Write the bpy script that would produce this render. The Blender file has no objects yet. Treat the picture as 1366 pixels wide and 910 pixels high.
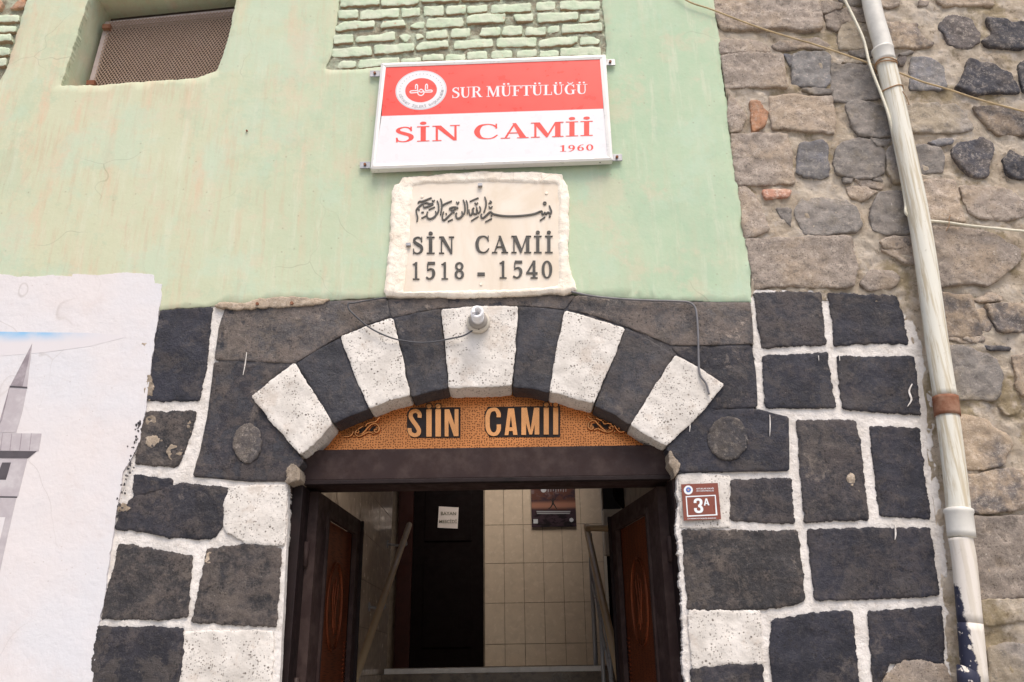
import bpy, math, random
import numpy as np
from mathutils import Vector, Matrix, noise
from mathutils.geometry import delaunay_2d_cdt
random.seed(7)
R = math.radians
scene = bpy.context.scene
col = scene.collection

# ------------------------------------------------------------------ camera
F = 1105.0; PITCH = 21.3; ROLL = -0.0152
CAM = Vector((0.0, -3.0, 1.6))
rot = Matrix.Rotation(R(90 + PITCH), 3, 'X') @ Matrix.Rotation(ROLL, 3, 'Z')
cam = bpy.data.cameras.new('camera')
cam.sensor_width = 36.0; cam.lens = 36.0 * F / 1366.0
cam.clip_start = 0.05; cam.clip_end = 500.0
camo = bpy.data.objects.new('camera', cam); col.objects.link(camo)
camo.matrix_world = Matrix.Translation(CAM) @ rot.to_4x4()
scene.camera = camo

def P(px, py, Y=0.0):
    """photo pixel -> point on the plane y = Y"""
    d = rot @ Vector(((px - 683.0) / F, -(py - 455.0) / F, -1.0))
    t = (Y - CAM.y) / d.y
    return CAM + d * t

# ------------------------------------------------------------------ light
SUN_EL, SUN_AZ = 62.0, 20.0        # sun stands in front of the facade, a little to the right
world = bpy.data.worlds.new('World'); scene.world = world; world.use_nodes = True
wt = world.node_tree; bg = wt.nodes['Background']
sky = wt.nodes.new('ShaderNodeTexSky'); sky.sky_type = 'NISHITA'; sky.sun_disc = False
sky.sun_elevation = R(SUN_EL); sky.sun_rotation = R(180 - SUN_AZ); sky.dust_density = 4.0; sky.air_density = 1.0; sky.ozone_density = 0.6
wt.links.new(sky.outputs[0], bg.inputs[0]); bg.inputs[1].default_value = 0.13
sun = bpy.data.lights.new('sun', 'SUN'); sun.energy = 1.5; sun.angle = R(32); sun.color = (1.0, 0.92, 0.81)
suno = bpy.data.objects.new('sun', sun); col.objects.link(suno)
sd = Vector((math.sin(R(SUN_AZ)) * math.cos(R(SUN_EL)), -math.cos(R(SUN_AZ)) * math.cos(R(SUN_EL)), math.sin(R(SUN_EL))))
suno.rotation_euler = sd.to_track_quat('Z', 'Y').to_euler(); suno.location = sd * 12
vs = scene.view_settings; vs.view_transform = 'Standard'; vs.look = 'None'; vs.gamma = 1.0; vs.exposure = 0.72
vs.use_curve_mapping = False

# ------------------------------------------------------------------ material helpers
class T:
    def __init__(s, name):
        s.m = bpy.data.materials.new(name); s.m.use_nodes = True
        s.t = s.m.node_tree; s.b = s.t.nodes['Principled BSDF']
        s.geo = s.t.nodes.new('ShaderNodeNewGeometry'); s.pos = s.geo.outputs['Position']
        s.b.inputs['Specular IOR Level'].default_value = 0.3
    def link(s, a, b): s.t.links.new(a, b)
    def put(s, sock, v):
        if isinstance(v, bpy.types.NodeSocket): s.link(v, sock)
        elif isinstance(v, (tuple, list)): sock.default_value = tuple(v) + ((1.0,) if len(v) == 3 and sock.type == 'RGBA' else ())
        else: sock.default_value = v
    def scale(s, v, sc):
        n = s.t.nodes.new('ShaderNodeMapping'); s.link(v, n.inputs[0]); n.inputs['Scale'].default_value = sc; return n.outputs[0]
    def noise(s, scale, detail=4, rough=0.55, vec=None, dist=0.0):
        n = s.t.nodes.new('ShaderNodeTexNoise'); s.link(vec or s.pos, n.inputs['Vector'])
        n.inputs['Scale'].default_value = scale; n.inputs['Detail'].default_value = detail
        n.inputs['Roughness'].default_value = rough; n.inputs['Distortion'].default_value = dist
        return n.outputs['Fac']
    def vor(s, scale, feature='F1', vec=None, out='Distance', rand=1.0):
        n = s.t.nodes.new('ShaderNodeTexVoronoi'); n.feature = feature; n.voronoi_dimensions = '3D' if vec else '2D'; s.link(vec or s.flat(), n.inputs['Vector'])
        n.inputs['Scale'].default_value = scale; n.inputs['Randomness'].default_value = rand
        return n.outputs[out]
    def flat(s):
        if not hasattr(s, '_f'):
            q = s.xyz(); n = s.t.nodes.new('ShaderNodeCombineXYZ'); s.link(q[0], n.inputs[0]); s.link(q[2], n.inputs[1]); s._f = n.outputs[0]
        return s._f
    def pits(s, scale, rmax, wob=.25):
        n = s.t.nodes.new('ShaderNodeTexVoronoi'); n.voronoi_dimensions = '3D'; s.link(s.pos, n.inputs['Vector']); n.inputs['Scale'].default_value = scale
        q = s.t.nodes.new('ShaderNodeSeparateColor'); s.link(n.outputs['Color'], q.inputs[0])
        rad = s.ramp(q.outputs[0], .15, 1.0, -.05, rmax * 1.55)
        d = s.math('ADD', n.outputs['Distance'], s.math('MULTIPLY', s.math('SUBTRACT', s.noise(scale * 2.2, 3), .5), wob))
        return s.ramp(s.math('SUBTRACT', d, rad), -.04, .02, 1, 0)
    def ramp(s, fac, lo, hi, a=0.0, b=1.0):
        n = s.t.nodes.new('ShaderNodeMapRange'); s.link(fac, n.inputs[0]); n.interpolation_type = 'SMOOTHSTEP'
        for i, v in ((1, lo), (2, hi), (3, a), (4, b)): n.inputs[i].default_value = v
        return n.outputs[0]
    def mix(s, fac, a, b, mode='MIX'):
        n = s.t.nodes.new('ShaderNodeMix'); n.data_type = 'RGBA'; n.blend_type = mode
        s.put(n.inputs[0], fac); s.put(n.inputs[6], a); s.put(n.inputs[7], b); return n.outputs[2]
    def math(s, op, a, b=0.0):
        n = s.t.nodes.new('ShaderNodeMath'); n.operation = op; s.put(n.inputs[0], a); s.put(n.inputs[1], b); return n.outputs[0]
    def xyz(s, v=None):
        n = s.t.nodes.new('ShaderNodeSeparateXYZ'); s.link(v or s.pos, n.inputs[0]); return n.outputs
    def warp(s, scale, amt):
        n = s.t.nodes.new('ShaderNodeTexNoise'); s.link(s.pos, n.inputs['Vector']); n.inputs['Scale'].default_value = scale
        v = s.t.nodes.new('ShaderNodeVectorMath'); v.operation = 'SCALE'; s.link(n.outputs['Color'], v.inputs[0]); v.inputs['Scale'].default_value = amt
        a = s.t.nodes.new('ShaderNodeVectorMath'); a.operation = 'ADD'; s.link(s.pos, a.inputs[0]); s.link(v.outputs[0], a.inputs[1])
        return a.outputs[0]
    def rnd(s):
        n = s.t.nodes.new('ShaderNodeObjectInfo'); return n.outputs['Random']
    def bump(s, h, dist, strength=1.0, prev=None):
        n = s.t.nodes.new('ShaderNodeBump'); s.link(h, n.inputs['Height']); n.inputs['Distance'].default_value = dist
        n.inputs['Strength'].default_value = strength
        if prev is not None: s.link(prev, n.inputs['Normal'])
        return n.outputs[0]
    def out(s, color, rough=0.85, normal=None, metal=0.0, spec=None):
        s.put(s.b.inputs['Base Color'], color); s.put(s.b.inputs['Roughness'], rough)
        s.b.inputs['Metallic'].default_value = metal
        if spec is not None: s.b.inputs['Specular IOR Level'].default_value = spec
        if normal is not None: s.link(normal, s.b.inputs['Normal'])
        return s.m

def m_green():
    t = T('green_plaster')
    x, y, z = t.xyz()
    c = t.mix(t.ramp(t.noise(1.1, 3), .35, .65), (.375, .50, .345), (.43, .53, .375))
    # the paint has yellowed towards the left and top where water runs over it
    left = t.ramp(t.math('ADD', x, t.math('MULTIPLY', t.noise(1.5, 4), 1.6)), -1.2, 1.3, 1.0, 0.0)
    c = t.mix(t.math('MULTIPLY', left, .8), c, (.54, .53, .37))
    st = t.noise(5, 5, .6, t.scale(t.pos, (2.2, 1, .35)))
    c = t.mix(t.math('MULTIPLY', t.ramp(st, .52, .72), t.math('ADD', t.math('MULTIPLY', left, .7), .12)), c, (.60, .42, .29))
    st2 = t.noise(13, 7, .7, t.scale(t.pos, (2.4, 1, .22)))
    c = t.mix(t.math('MULTIPLY', t.ramp(st2, .50, .64), t.math('ADD', t.math('MULTIPLY', left, .45), .12)), c, (.50, .40, .27))
    st3 = t.noise(7, 7, .7, t.scale(t.pos, (2.8, 1, .3)))
    c = t.mix(t.math('MULTIPLY', t.ramp(st3, .52, .66), .35), c, (.62, .62, .50))
    c = t.mix(t.math('MULTIPLY', t.ramp(t.noise(1.7, 9, .78), .52, .57), .3), c, (.33, .46, .33))
    c = t.mix(t.math('MULTIPLY', t.ramp(t.noise(2.3, 7, .7), .5, .60), .4), c, (.42, .56, .44))
    c = t.mix(t.math('MULTIPLY', t.ramp(t.noise(3.7, 7, .72), .53, .62), .35), c, (.58, .47, .35))
    c = t.mix(t.math('MULTIPLY', t.ramp(t.noise(40, 8, .8), .56, .66), .22), c, (.30, .27, .19))
    fine = t.noise(14, 8, .7)
    c = t.mix(t.ramp(fine, .3, .7, .0, .22), c, (.60, .60, .46))
    spots = t.math('MULTIPLY', t.ramp(t.vor(9), .0, .05, 1, 0), t.ramp(t.noise(3, 2), .5, .6))
    c = t.mix(t.math('MULTIPLY', spots, .5), c, (.22, .17, .12))
    w = t.warp(4, .25)
    crack = t.math('MULTIPLY', t.ramp(t.vor(1.6, 'DISTANCE_TO_EDGE', w), .0, .004, 1, 0), t.ramp(t.noise(2.0, 2), .5, .62))
    c = t.mix(t.math('MULTIPLY', crack, .45), c, (.25, .26, .18))
    n = t.bump(t.noise(5, 6, .6), .006, .5)
    n = t.bump(t.noise(70, 5, .6), .001, .6, n)
    n = t.bump(crack, .003, -.6, n)
    return t.out(c, .75, n)

def m_mural():
    t = T('mural_whitewash')
    c = t.mix(t.ramp(t.noise(1.4, 4), .35, .65), (.66, .615, .61), (.615, .615, .645))
    c = t.mix(t.ramp(t.noise(6, 6, .65), .5, .75, 0, .35), c, (.58, .50, .47))
    w = t.warp(3, .3)
    crack = t.math('MULTIPLY', t.ramp(t.vor(2.0, 'DISTANCE_TO_EDGE', w), .0, .005, 1, 0), t.ramp(t.noise(1.7, 2), .42, .55))
    c = t.mix(t.math('MULTIPLY', crack, .45), c, (.42, .38, .36))
    sp = t.math('MULTIPLY', t.ramp(t.vor(16), .0, .06, 1, 0), t.ramp(t.noise(4, 2), .55, .62))
    c = t.mix(t.math('MULTIPLY', sp, .5), c, (.35, .28, .24))
    n = t.bump(t.noise(7, 6, .6), .012, .45); n = t.bump(t.noise(70, 5, .6), .0015, .6, n)
    return t.out(c, .8, n)

def m_whitepaint():
    t = T('white_limewash')
    c = t.mix(t.ramp(t.noise(12, 5, .6), .4, .7), (.72, .68, .645), (.58, .54, .50))
    c = t.mix(t.ramp(t.noise(45, 8, .8), .54, .64, 0, .6), c, (.42, .37, .33))
    n = t.bump(t.noise(28, 6, .65), .012, .8); n = t.bump(t.noise(120, 4, .6), .002, .7, n)
    return t.out(c, .85, n)

def m_white_porous():
    t = T('white_painted_basalt')
    c = t.mix(t.ramp(t.noise(9, 5, .6), .35, .7), (.69, .65, .605), (.53, .495, .455))
    g1 = t.ramp(t.noise(10, 4, .6), .40, .58)
    p1 = t.math('MULTIPLY', t.pits(80, .21, .3), g1); p2 = t.math('MULTIPLY', t.pits(150, .30, .3), t.ramp(t.noise(14, 3), .40, .56))
    p = t.math('MAXIMUM', p1, t.math('MULTIPLY', p2, .8))
    c = t.mix(t.math('MULTIPLY', p, .9), c, (.10, .08, .065))
    c = t.mix(t.ramp(t.noise(8, 8, .75), .53, .64, 0, .55), c, (.48, .41, .35))
    n = t.bump(p, .004, -.8); n = t.bump(t.noise(30, 6, .65), .006, .7, n)
    return t.out(c, .8, n)

def m_black(name='black_painted_basalt', wear=.5, base=(.017, .0165, .023)):
    t = T(name)
    r = t.rnd()
    c = t.mix(t.ramp(t.noise(6, 6, .65), .38, .62), base, (base[0] * 1.9, base[1] * 1.85, base[2] * 1.75))
    c = t.mix(t.math('MULTIPLY', t.ramp(t.noise(4.5, 9, .78, t.warp(6, .15)), .515, .55), .22 + .6 * wear), c, (.088, .073, .064))
    c = t.mix(t.math('MULTIPLY', t.ramp(t.noise(7, 8, .75), .55, .60), .45), c, (.012, .013, .022))
    w1 = t.ramp(t.math('ADD', t.noise(9, 10, .82), t.math('MULTIPLY', r, .09)), .55 - .06 * wear, .64)
    c = t.mix(t.math('MULTIPLY', w1, .06 + .46 * wear), c, (.18, .145, .125))
    w2 = t.ramp(t.noise(46, 9, .85), .51, .60)
    c = t.mix(t.math('MULTIPLY', w2, .05 + .13 * wear), c, (.26, .22, .19))
    pit = t.math('MULTIPLY', t.math('MAXIMUM', t.pits(110, .28, .4), t.pits(48, .15, .5)), t.ramp(t.noise(10, 3), .42, .56))
    sm = t.ramp(t.noise(5, 9, .8, t.warp(9, .1)), .585, .64); c = t.mix(t.math('MULTIPLY', sm, .5 * wear + .05), c, (.34, .28, .235))
    chips = t.ramp(t.noise(75, 7, .85), .625, .67)
    c = t.mix(t.math('MULTIPLY', pit, .6), c, (.012, .010, .010))
    c = t.mix(t.math('MULTIPLY', chips, .35 * wear + .2), c, (.52, .47, .43))
    n = t.bump(t.noise(18, 9, .75), .012, .8); n = t.bump(pit, .004, -.8, n); n = t.bump(t.noise(90, 8, .75), .004, .9, n)
    return t.out(c, t.ramp(t.noise(9, 3), .3, .7, .45, .75), n, spec=.35)

def m_rock(name, a, b, stain, pores=.5, fuzz=.5):
    t = T(name)
    r = t.rnd()
    c = t.mix(t.ramp(t.noise(7, 8, .72), .38, .62), a, b)
    c = t.mix(t.ramp(t.math('ADD', t.noise(3.5, 5, .65), t.math('MULTIPLY', r, .15)), .52, .68, 0, .75), c, stain)
    c = t.mix(t.ramp(t.noise(44, 9, .85), .50, .60, 0, fuzz), c, (.66, .57, .48))
    c = t.mix(t.ramp(t.noise(28, 8, .78, t.scale(t.pos, (1, 1, 1.6))), .52, .62, 0, .5), c, tuple(v * .45 for v in b))
    chips = t.ramp(t.noise(60, 8, .85), .60, .64)
    c = t.mix(t.math('MULTIPLY', chips, .55), c, (.80, .73, .66))
    pit = t.math('MULTIPLY', t.math('MAXIMUM', t.pits(130, .26, .3), t.math('MULTIPLY', t.pits(60, .16, .3), .9)), t.ramp(t.noise(12, 3), .36, .52))
    c = t.mix(t.math('MULTIPLY', pit, pores), c, (.06, .045, .035))
    hsv = t.t.nodes.new('ShaderNodeHueSaturation'); t.link(c, hsv.inputs['Color']); t.link(t.ramp(r, 0, 1, .85, 1.2), hsv.inputs['Value'])
    c = hsv.outputs[0]
    n = t.bump(t.noise(17, 9, .75), .012, .8); n = t.bump(pit, .004, -pores, n); n = t.bump(t.noise(90, 8, .75), .004, .9, n)
    return t.out(c, .85, n)

def m_mortar():
    t = T('lime_mortar')
    c = t.mix(t.ramp(t.noise(4, 7, .7), .38, .62), (.82, .71, .58), (.66, .54, .41))
    c = t.mix(t.ramp(t.noise(10, 8, .75), .50, .60, 0, .8), c, (.78, .69, .60))
    c = t.mix(t.ramp(t.noise(3.4, 6, .7), .50, .60, 0, .75), c, (.40, .31, .17))
    c = t.mix(t.ramp(t.noise(30, 9, .82), .55, .63, 0, .7), c, (.26, .19, .12))
    c = t.mix(t.ramp(t.noise(8, 9, .8), .58, .63, 0, .6), c, (.20, .15, .10))
    n = t.bump(t.noise(14, 9, .8), .05, 1.0); n = t.bump(t.noise(70, 8, .75), .006, .9, n)
    return t.out(c, .92, n)

def m_brick():
    t = T('painted_brick')
    c = t.mix(t.ramp(t.noise(14, 7, .7), .38, .62), (.50, .59, .43), (.58, .62, .48))
    c = t.mix(t.ramp(t.math('ADD', t.noise(30, 6, .7), t.math('MULTIPLY', t.rnd(), .05)), .64, .72, 0, .75), c, (.50, .25, .15))
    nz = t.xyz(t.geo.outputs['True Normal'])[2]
    c = t.mix(t.ramp(t.math('ADD', nz, t.math('MULTIPLY', t.math('SUBTRACT', t.noise(18, 3), .5), 1.4)), -.75, -.35, .85, 0), c, (.30, .17, .10))   # brick brown mixed in on downward-facing faces
    n = t.bump(t.noise(35, 6, .65), .006, .8)
    return t.out(c, .85, n)

def m_brick_mortar():
    t = T('painted_brick_mortar')
    c = t.mix(t.ramp(t.noise(22, 7, .72), .40, .60), (.38, .34, .25), (.56, .60, .46))
    n = t.bump(t.noise(30, 8, .75), .03, 1.0)
    return t.out(c, .95, n)

def m_simple(name, c, rough=.5, metal=0.0, noise_amt=.15, bscale=60, bdist=.0004, spec=.4, c2=None):
    t = T(name)
    d = c2 or tuple(max(0, v * (1 - noise_amt * 2)) for v in c)
    cc = t.mix(t.ramp(t.noise(14, 6, .65), .40, .72), c, d)
    n = t.bump(t.noise(bscale, 5, .6), bdist, .7) if bdist > 0 else None
    return t.out(cc, t.ramp(t.noise(20, 4), .3, .7, max(.05, rough - .1), min(1, rough + .12)), n, metal, spec)

def m_copper(name='hammered_copper', a=(.68, .25, .08), b=(.075, .02, .008), hammer=True, sc=105, rough=.30):
    t = T(name)
    d = t.vor(sc, rand=.55)
    c = t.mix(t.ramp(t.noise(6, 3), .3, .7), a, tuple(v * .75 for v in a))
    nrm = None
    if hammer:
        p = t.ramp(d, .14, .36, 1, 0); c = t.mix(t.math('MULTIPLY', p, .93), c, b); nrm = t.bump(p, .003, -.9)
    else:
        nrm = t.bump(t.noise(60, 4), .0008, .6)
    return t.out(c, rough, nrm, .75)

def m_marble():
    t = T('cream_marble')
    c = t.mix(t.ramp(t.noise(2.5, 6, .6, dist=1.5), .35, .65), (.74, .66, .56), (.66, .56, .44))
    c = t.mix(t.ramp(t.noise(4, 5, .6, t.scale(t.pos, (2.5, 1, .4))), .56, .68, 0, .35), c, (.55, .40, .26))
    return t.out(c, .35, t.bump(t.noise(50, 3), .0006, .5), spec=.5)

def m_plasterborder():
    t = T('cream_plaster')
    c = t.mix(t.ramp(t.noise(8, 5), .35, .7), (.86, .79, .69), (.80, .70, .58))
    w = t.warp(8, .05)
    cr = t.ramp(t.vor(13, 'DISTANCE_TO_EDGE', w), 0, .02, 1, 0)
    c = t.mix(t.math('MULTIPLY', cr, .35), c, (.45, .33, .22))
    x, y, z = t.xyz()
    n = t.bump(t.noise(26, 7, .65), .010, .8); n = t.bump(cr, .002, -.6, n)
    return t.out(c, .85, n)

def m_pipe():
    t = T('weathered_white_pvc')
    st = t.noise(20, 6, .65, t.scale(t.pos, (3, 3, .12)))
    c = t.mix(t.ramp(st, .47, .62, 0, .75), (.68, .66, .58), (.45, .37, .24))
    c = t.mix(t.ramp(t.noise(40, 5, .7), .62, .72, 0, .5), c, (.30, .26, .20))
    return t.out(c, .5, t.bump(st, .002, .5))

def m_pipe_low():
    t = T('pvc_with_blue_paint')
    x, y, z = t.xyz()
    st = t.noise(20, 4, .55, t.scale(t.pos, (3, 3, .15)))
    c = t.mix(t.ramp(st, .48, .64, 0, .5), (.68, .63, .57), (.50, .44, .35))
    c = t.mix(t.ramp(t.noise(34, 8, .8), .56, .66, 0, .5), c, (.42, .37, .31))
    PB = P(1277, 790, -.06); PC = P(1300, 910, -.06)
    # dark blue paint dragged over the left flank of the pipe
    a = t.math('ADD', x, t.math('MULTIPLY', t.noise(30, 6, .7), .035))
    side = t.ramp(a, PC.x + .012, PC.x + .018, 1, 0)
    low = t.ramp(t.math('ADD', z, t.math('MULTIPLY', t.noise(26, 5, .7), .12)), PB.z + .07, PB.z + .08, 1, 0)
    m = t.math('MULTIPLY', t.math('MULTIPLY', side, low), t.ramp(t.noise(38, 4), .60, .63, 1, 0))
    c = t.mix(m, c, (.028, .030, .055))
    return t.out(c, .5, t.bump(st, .002, .4))

M = {}
M['green'] = m_green(); M['mural'] = m_mural(); M['limewash'] = m_whitepaint(); M['whitestone'] = m_white_porous()
M['black'] = m_black(); M['blackworn'] = m_black('worn_black_basalt', .9, (.021, .0195, .022)); M['blackclean'] = m_black('fresh_black_basalt', .25, (.015, .0155, .024)); M['blackarch'] = m_black('blue_black_basalt', .3, (.025, .0255, .033))
M['browntop'] = m_black('half_painted_basalt', 1.5, (.040, .038, .042))
M['tan'] = m_rock('tan_basalt', (.33, .275, .232), (.24, .205, .18), (.38, .295, .215), .5, .35)
M['grey'] = m_rock('grey_basalt', (.295, .262, .235), (.215, .20, .19), (.36, .295, .21), .1, .25)
M['blue'] = m_rock('bluish_basalt', (.165, .165, .185), (.20, .19, .195), (.19, .18, .17), .05, .25)
M['dark'] = m_rock('dark_basalt', (.062, .062, .075), (.085, .08, .085), (.13, .11, .10), .2, .3)
M['mixed'] = m_rock('patchy_basalt', (.11, .10, .10), (.34, .265, .20), (.40, .31, .22), .3, .35)
M['redbrick'] = m_rock('broken_red_brick', (.42, .20, .14), (.34, .15, .10), (.48, .30, .22), .2, .7)
M['orange'] = m_rock('raw_brick', (.52, .26, .14), (.45, .24, .15), (.55, .40, .28), .2, .4)
M['plug'] = m_rock('grey_cement', (.060, .058, .066), (.080, .074, .075), (.12, .10, .085), .5, .2)
M['patchcement'] = m_rock('tan_cement', (.36, .29, .22), (.28, .23, .18), (.42, .33, .24), .3, .4)
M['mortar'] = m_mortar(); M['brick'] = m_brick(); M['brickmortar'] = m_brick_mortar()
M['darkmortar'] = m_simple('dark_joint_mortar', (.05, .045, .042), .9, 0, .3, 40, .004)
M['frame'] = m_simple('dark_brown_painted_steel', (.030, .017, .016), .62, 0, .35, 90, .0004, .2, (.055, .036, .032))
M['frame2'] = m_simple('black_brown_steel', (.016, .009, .009), .6, 0, .3, 80, .0004, .2)
M['copper'] = m_copper(); M['coppersmooth'] = m_copper('smooth_copper', (.82, .36, .13), hammer=False, rough=.26)
M['coppertrim'] = m_copper('polished_copper_relief', (.74, .32, .12), hammer=False, rough=.26)
M['copperdoor'] = m_copper('dark_copper', (.25, .068, .028), (.07, .018, .008), True, 170, .5)
M['copperback'] = m_simple('blackened_copper', (.030, .018, .015), .5, .3)
M['marble'] = m_marble(); M['plasterborder'] = m_plasterborder()
M['letter'] = m_simple('dark_bronze_lettering', (.075, .070, .062), .5, .2, .2)
M['signframe'] = m_simple('white_aluminium', (.74, .72, .69), .35, .1, .03, 30, .0003)
M['signwhite'] = m_simple('white_sign_print', (.73, .71, .73), .35, 0, .01, 30, .0001)
M['signred'] = m_simple('red_sign_print', (.83, .07, .052), .35, 0, .02, 30, .0001)
M['silver'] = m_simple('pale_grey_print', (.55, .57, .60), .4, 0, .02)
M['sgrey'] = m_simple('grey_print', (.36, .36, .38), .5, 0, .02)
M['steel'] = m_simple('galvanised_steel', (.36, .36, .37), .45, .6, .2)
M['rust'] = m_simple('rusty_steel', (.19, .07, .035), .75, .1, .35, 50, .003, .3, (.30, .17, .11))
M['platebrown'] = m_simple('brown_enamel', (.20, .055, .035), .35, 0, .06, 30, .0002)
M['platewhite'] = m_simple('white_enamel', (.72, .76, .78), .4, 0, .02)
M['plateblue'] = m_simple('blue_enamel', (.10, .17, .50), .4); M['plategold'] = m_simple('gold_enamel', (.72, .45, .20), .4)
M['pipe'] = m_pipe(); M['pipelow'] = m_pipe_low()
M['collar'] = m_simple('white_pvc_collar', (.66, .64, .59), .45, 0, .08)
M['cable'] = m_simple('dark_rubber_cable', (.075, .075, .085), .55); M['cablewhite'] = m_simple('off_white_cable', (.72, .68, .55), .5)
M['cablegrey'] = m_simple('grey_plastic_cable', (.17, .165, .175), .5)
M['rope'] = m_simple('tan_rope', (.50, .38, .22), .8, 0, .2, 300, .001); M['wire'] = m_simple('rusty_binding_wire', (.36, .22, .12), .7)
M['lampbase'] = m_simple('yellowed_porcelain', (.60, .55, .47), .35, 0, .08); M['lampbody'] = m_simple('grey_lamp_socket', (.34, .31, .28), .45)
M['glassbulb'] = m_simple('white_lamp_tube', (.90, .90, .92), .15, 0, .01, 20, .0001, .6)
M['tile'] = m_simple('beige_wall_tile', (.64, .52, .40), .2, 0, .05, 6, .0006, .5)
M['grout'] = m_simple('brown_grout', (.33, .26, .20), .9)
M['cladding'] = m_simple('polished_beige_cladding', (.78, .64, .50), .16, 0, .06, 3, .0006, .6)
M['woodpanel'] = m_simple('dark_red_wood', (.040, .010, .007), .45, 0, .2)
M['blackdoor'] = m_simple('black_brown_wood', (.006, .003, .003), .8, 0, .2, 60, .0004, .1)
M['paper'] = m_simple('white_paper', (.74, .66, .62), .8, 0, .03); M['ink'] = m_simple('grey_ink', (.16, .15, .10), .8, 0, .03)
M['bronze'] = m_simple('brass_handrail', (.60, .44, .26), .42, .1, .02, 4, 0); M['chrome'] = m_simple('chrome_tube', (.42, .42, .44), .35, .2, .02, 4, 0)
M['stairstone'] = m_simple('brown_marble_step', (.22, .16, .11), .35, 0, .25, 12, .001, .5, (.10, .07, .05))
M['nosing'] = m_simple('pale_marble_nosing', (.88, .84, .80), .3, 0, .08)
M['inplaster'] = m_simple('interior_plaster', (.40, .35, .29), .8); M['black_plastic'] = m_simple('black_plastic', (.02, .02, .022), .4)
M['meter'] = m_simple('cream_meter_box', (.62, .57, .49), .5, 0, .05)
M['gold'] = m_simple('gilt_script', (.62, .48, .25), .35, .6)
M['paintgrey'] = m_simple('mural_grey_paint', (.42, .38, .40), .85, 0, .12, 60, .001, .2, (.52, .49, .50))
M['paintmid'] = m_simple('mural_mid_grey_paint', (.25, .215, .235), .85, 0, .12, 60, .001, .2, (.40, .36, .38))
M['paintdark'] = m_simple('mural_dark_grey_paint', (.085, .075, .085), .85, 0, .1, 60, .001)
M['window_board'] = m_simple('brown_window_board', (.045, .032, .026), .8, 0, .2)
M['mesh'] = m_simple('grey_brown_mesh_steel', (.30, .21, .155), .6, .2, .03)
M['woodbatten'] = m_simple('weathered_frame_paint', (.40, .33, .31), .6, 0, .2, 40, .002, .3, (.27, .22, .20))
M['street'] = m_simple('worn_basalt_paving', (.40, .37, .33), .8, 0, .2, 20, .006)

def m_bluestreak():
    t = T('mural_sky_blue_paint')
    x, y, z = t.xyz(); a = P(0, 443).z
    k = t.ramp(t.math('SUBTRACT', a, z), -.002, .055, 1, 0)
    k = t.math('MULTIPLY', k, t.ramp(x, P(45, 445).x, P(150, 445).x, 1, .0))
    k2 = t.math('MULTIPLY', k, t.ramp(t.noise(9, 4), .3, .6, .35, 1))
    c = t.mix(k2, (.635, .605, .62), (.20, .45, .70))
    return t.out(c, .85)
M['bluestreak'] = m_bluestreak()

def m_poster():
    t = T('poster_print')
    x, y, z = t.xyz(); z1 = P(740, 641, 4.19).z; z0 = P(740, 703, 4.19).z; H = z1 - z0
    v = t.math('DIVIDE', t.math('SUBTRACT', z, z0), H)
    n1 = t.noise(9, 7, .7, t.scale(t.pos, (1, 1, 1.8)))
    c = t.mix(t.ramp(v, .28, .45), (.010, .007, .009), (.12, .05, .038))
    c = t.mix(t.ramp(n1, .44, .56), c, (.05, .03, .04))
    c = t.mix(t.math('MULTIPLY', t.ramp(t.noise(16, 5, .6), .52, .62), t.ramp(v, .55, .75)), c, (.17, .12, .12))
    c = t.mix(t.math('MULTIPLY', t.ramp(v, .36, .44), t.ramp(v, .48, .58, 1, 0)), c, (.34, .16, .11))
    return t.out(c, .4)
M['poster'] = m_poster()

# ------------------------------------------------------------------ object helpers
W = {}
def root(name, loc, label, cat, group=None, kind=None):
    o = bpy.data.objects.new(name, None); col.objects.link(o); o.location = loc; o.empty_display_size = .1
    o['label'] = label; o['category'] = cat
    if group: o['group'] = group
    if kind: o['kind'] = kind
    W[o] = Vector(loc); return o
def mk(name, verts, faces, mat, parent=None, smooth=None, label=None, kind=None, cat=None):
    V = [Vector(v) for v in verts]
    lo = Vector((min(v.x for v in V), min(v.y for v in V), min(v.z for v in V))); hi = Vector((max(v.x for v in V), max(v.y for v in V), max(v.z for v in V)))
    c = (lo + hi) / 2
    me = bpy.data.meshes.new(name); me.from_pydata([tuple(v - c) for v in V], [], faces); me.validate(); 
    if smooth is True: me.polygons.foreach_set('use_smooth', [True] * len(me.polygons))
    elif smooth and len(smooth) == len(me.polygons): me.polygons.foreach_set('use_smooth', smooth)
    if isinstance(mat, str): mat = M[mat]
    me.materials.append(mat); me.update()
    o = bpy.data.objects.new(name, me); col.objects.link(o)
    if parent is not None: o.parent = parent; o.location = c - W[parent]
    else: o.location = c
    W[o] = c
    if label: o['label'] = label
    if kind: o['kind'] = kind
    if cat: o['category'] = cat
    return o

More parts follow.
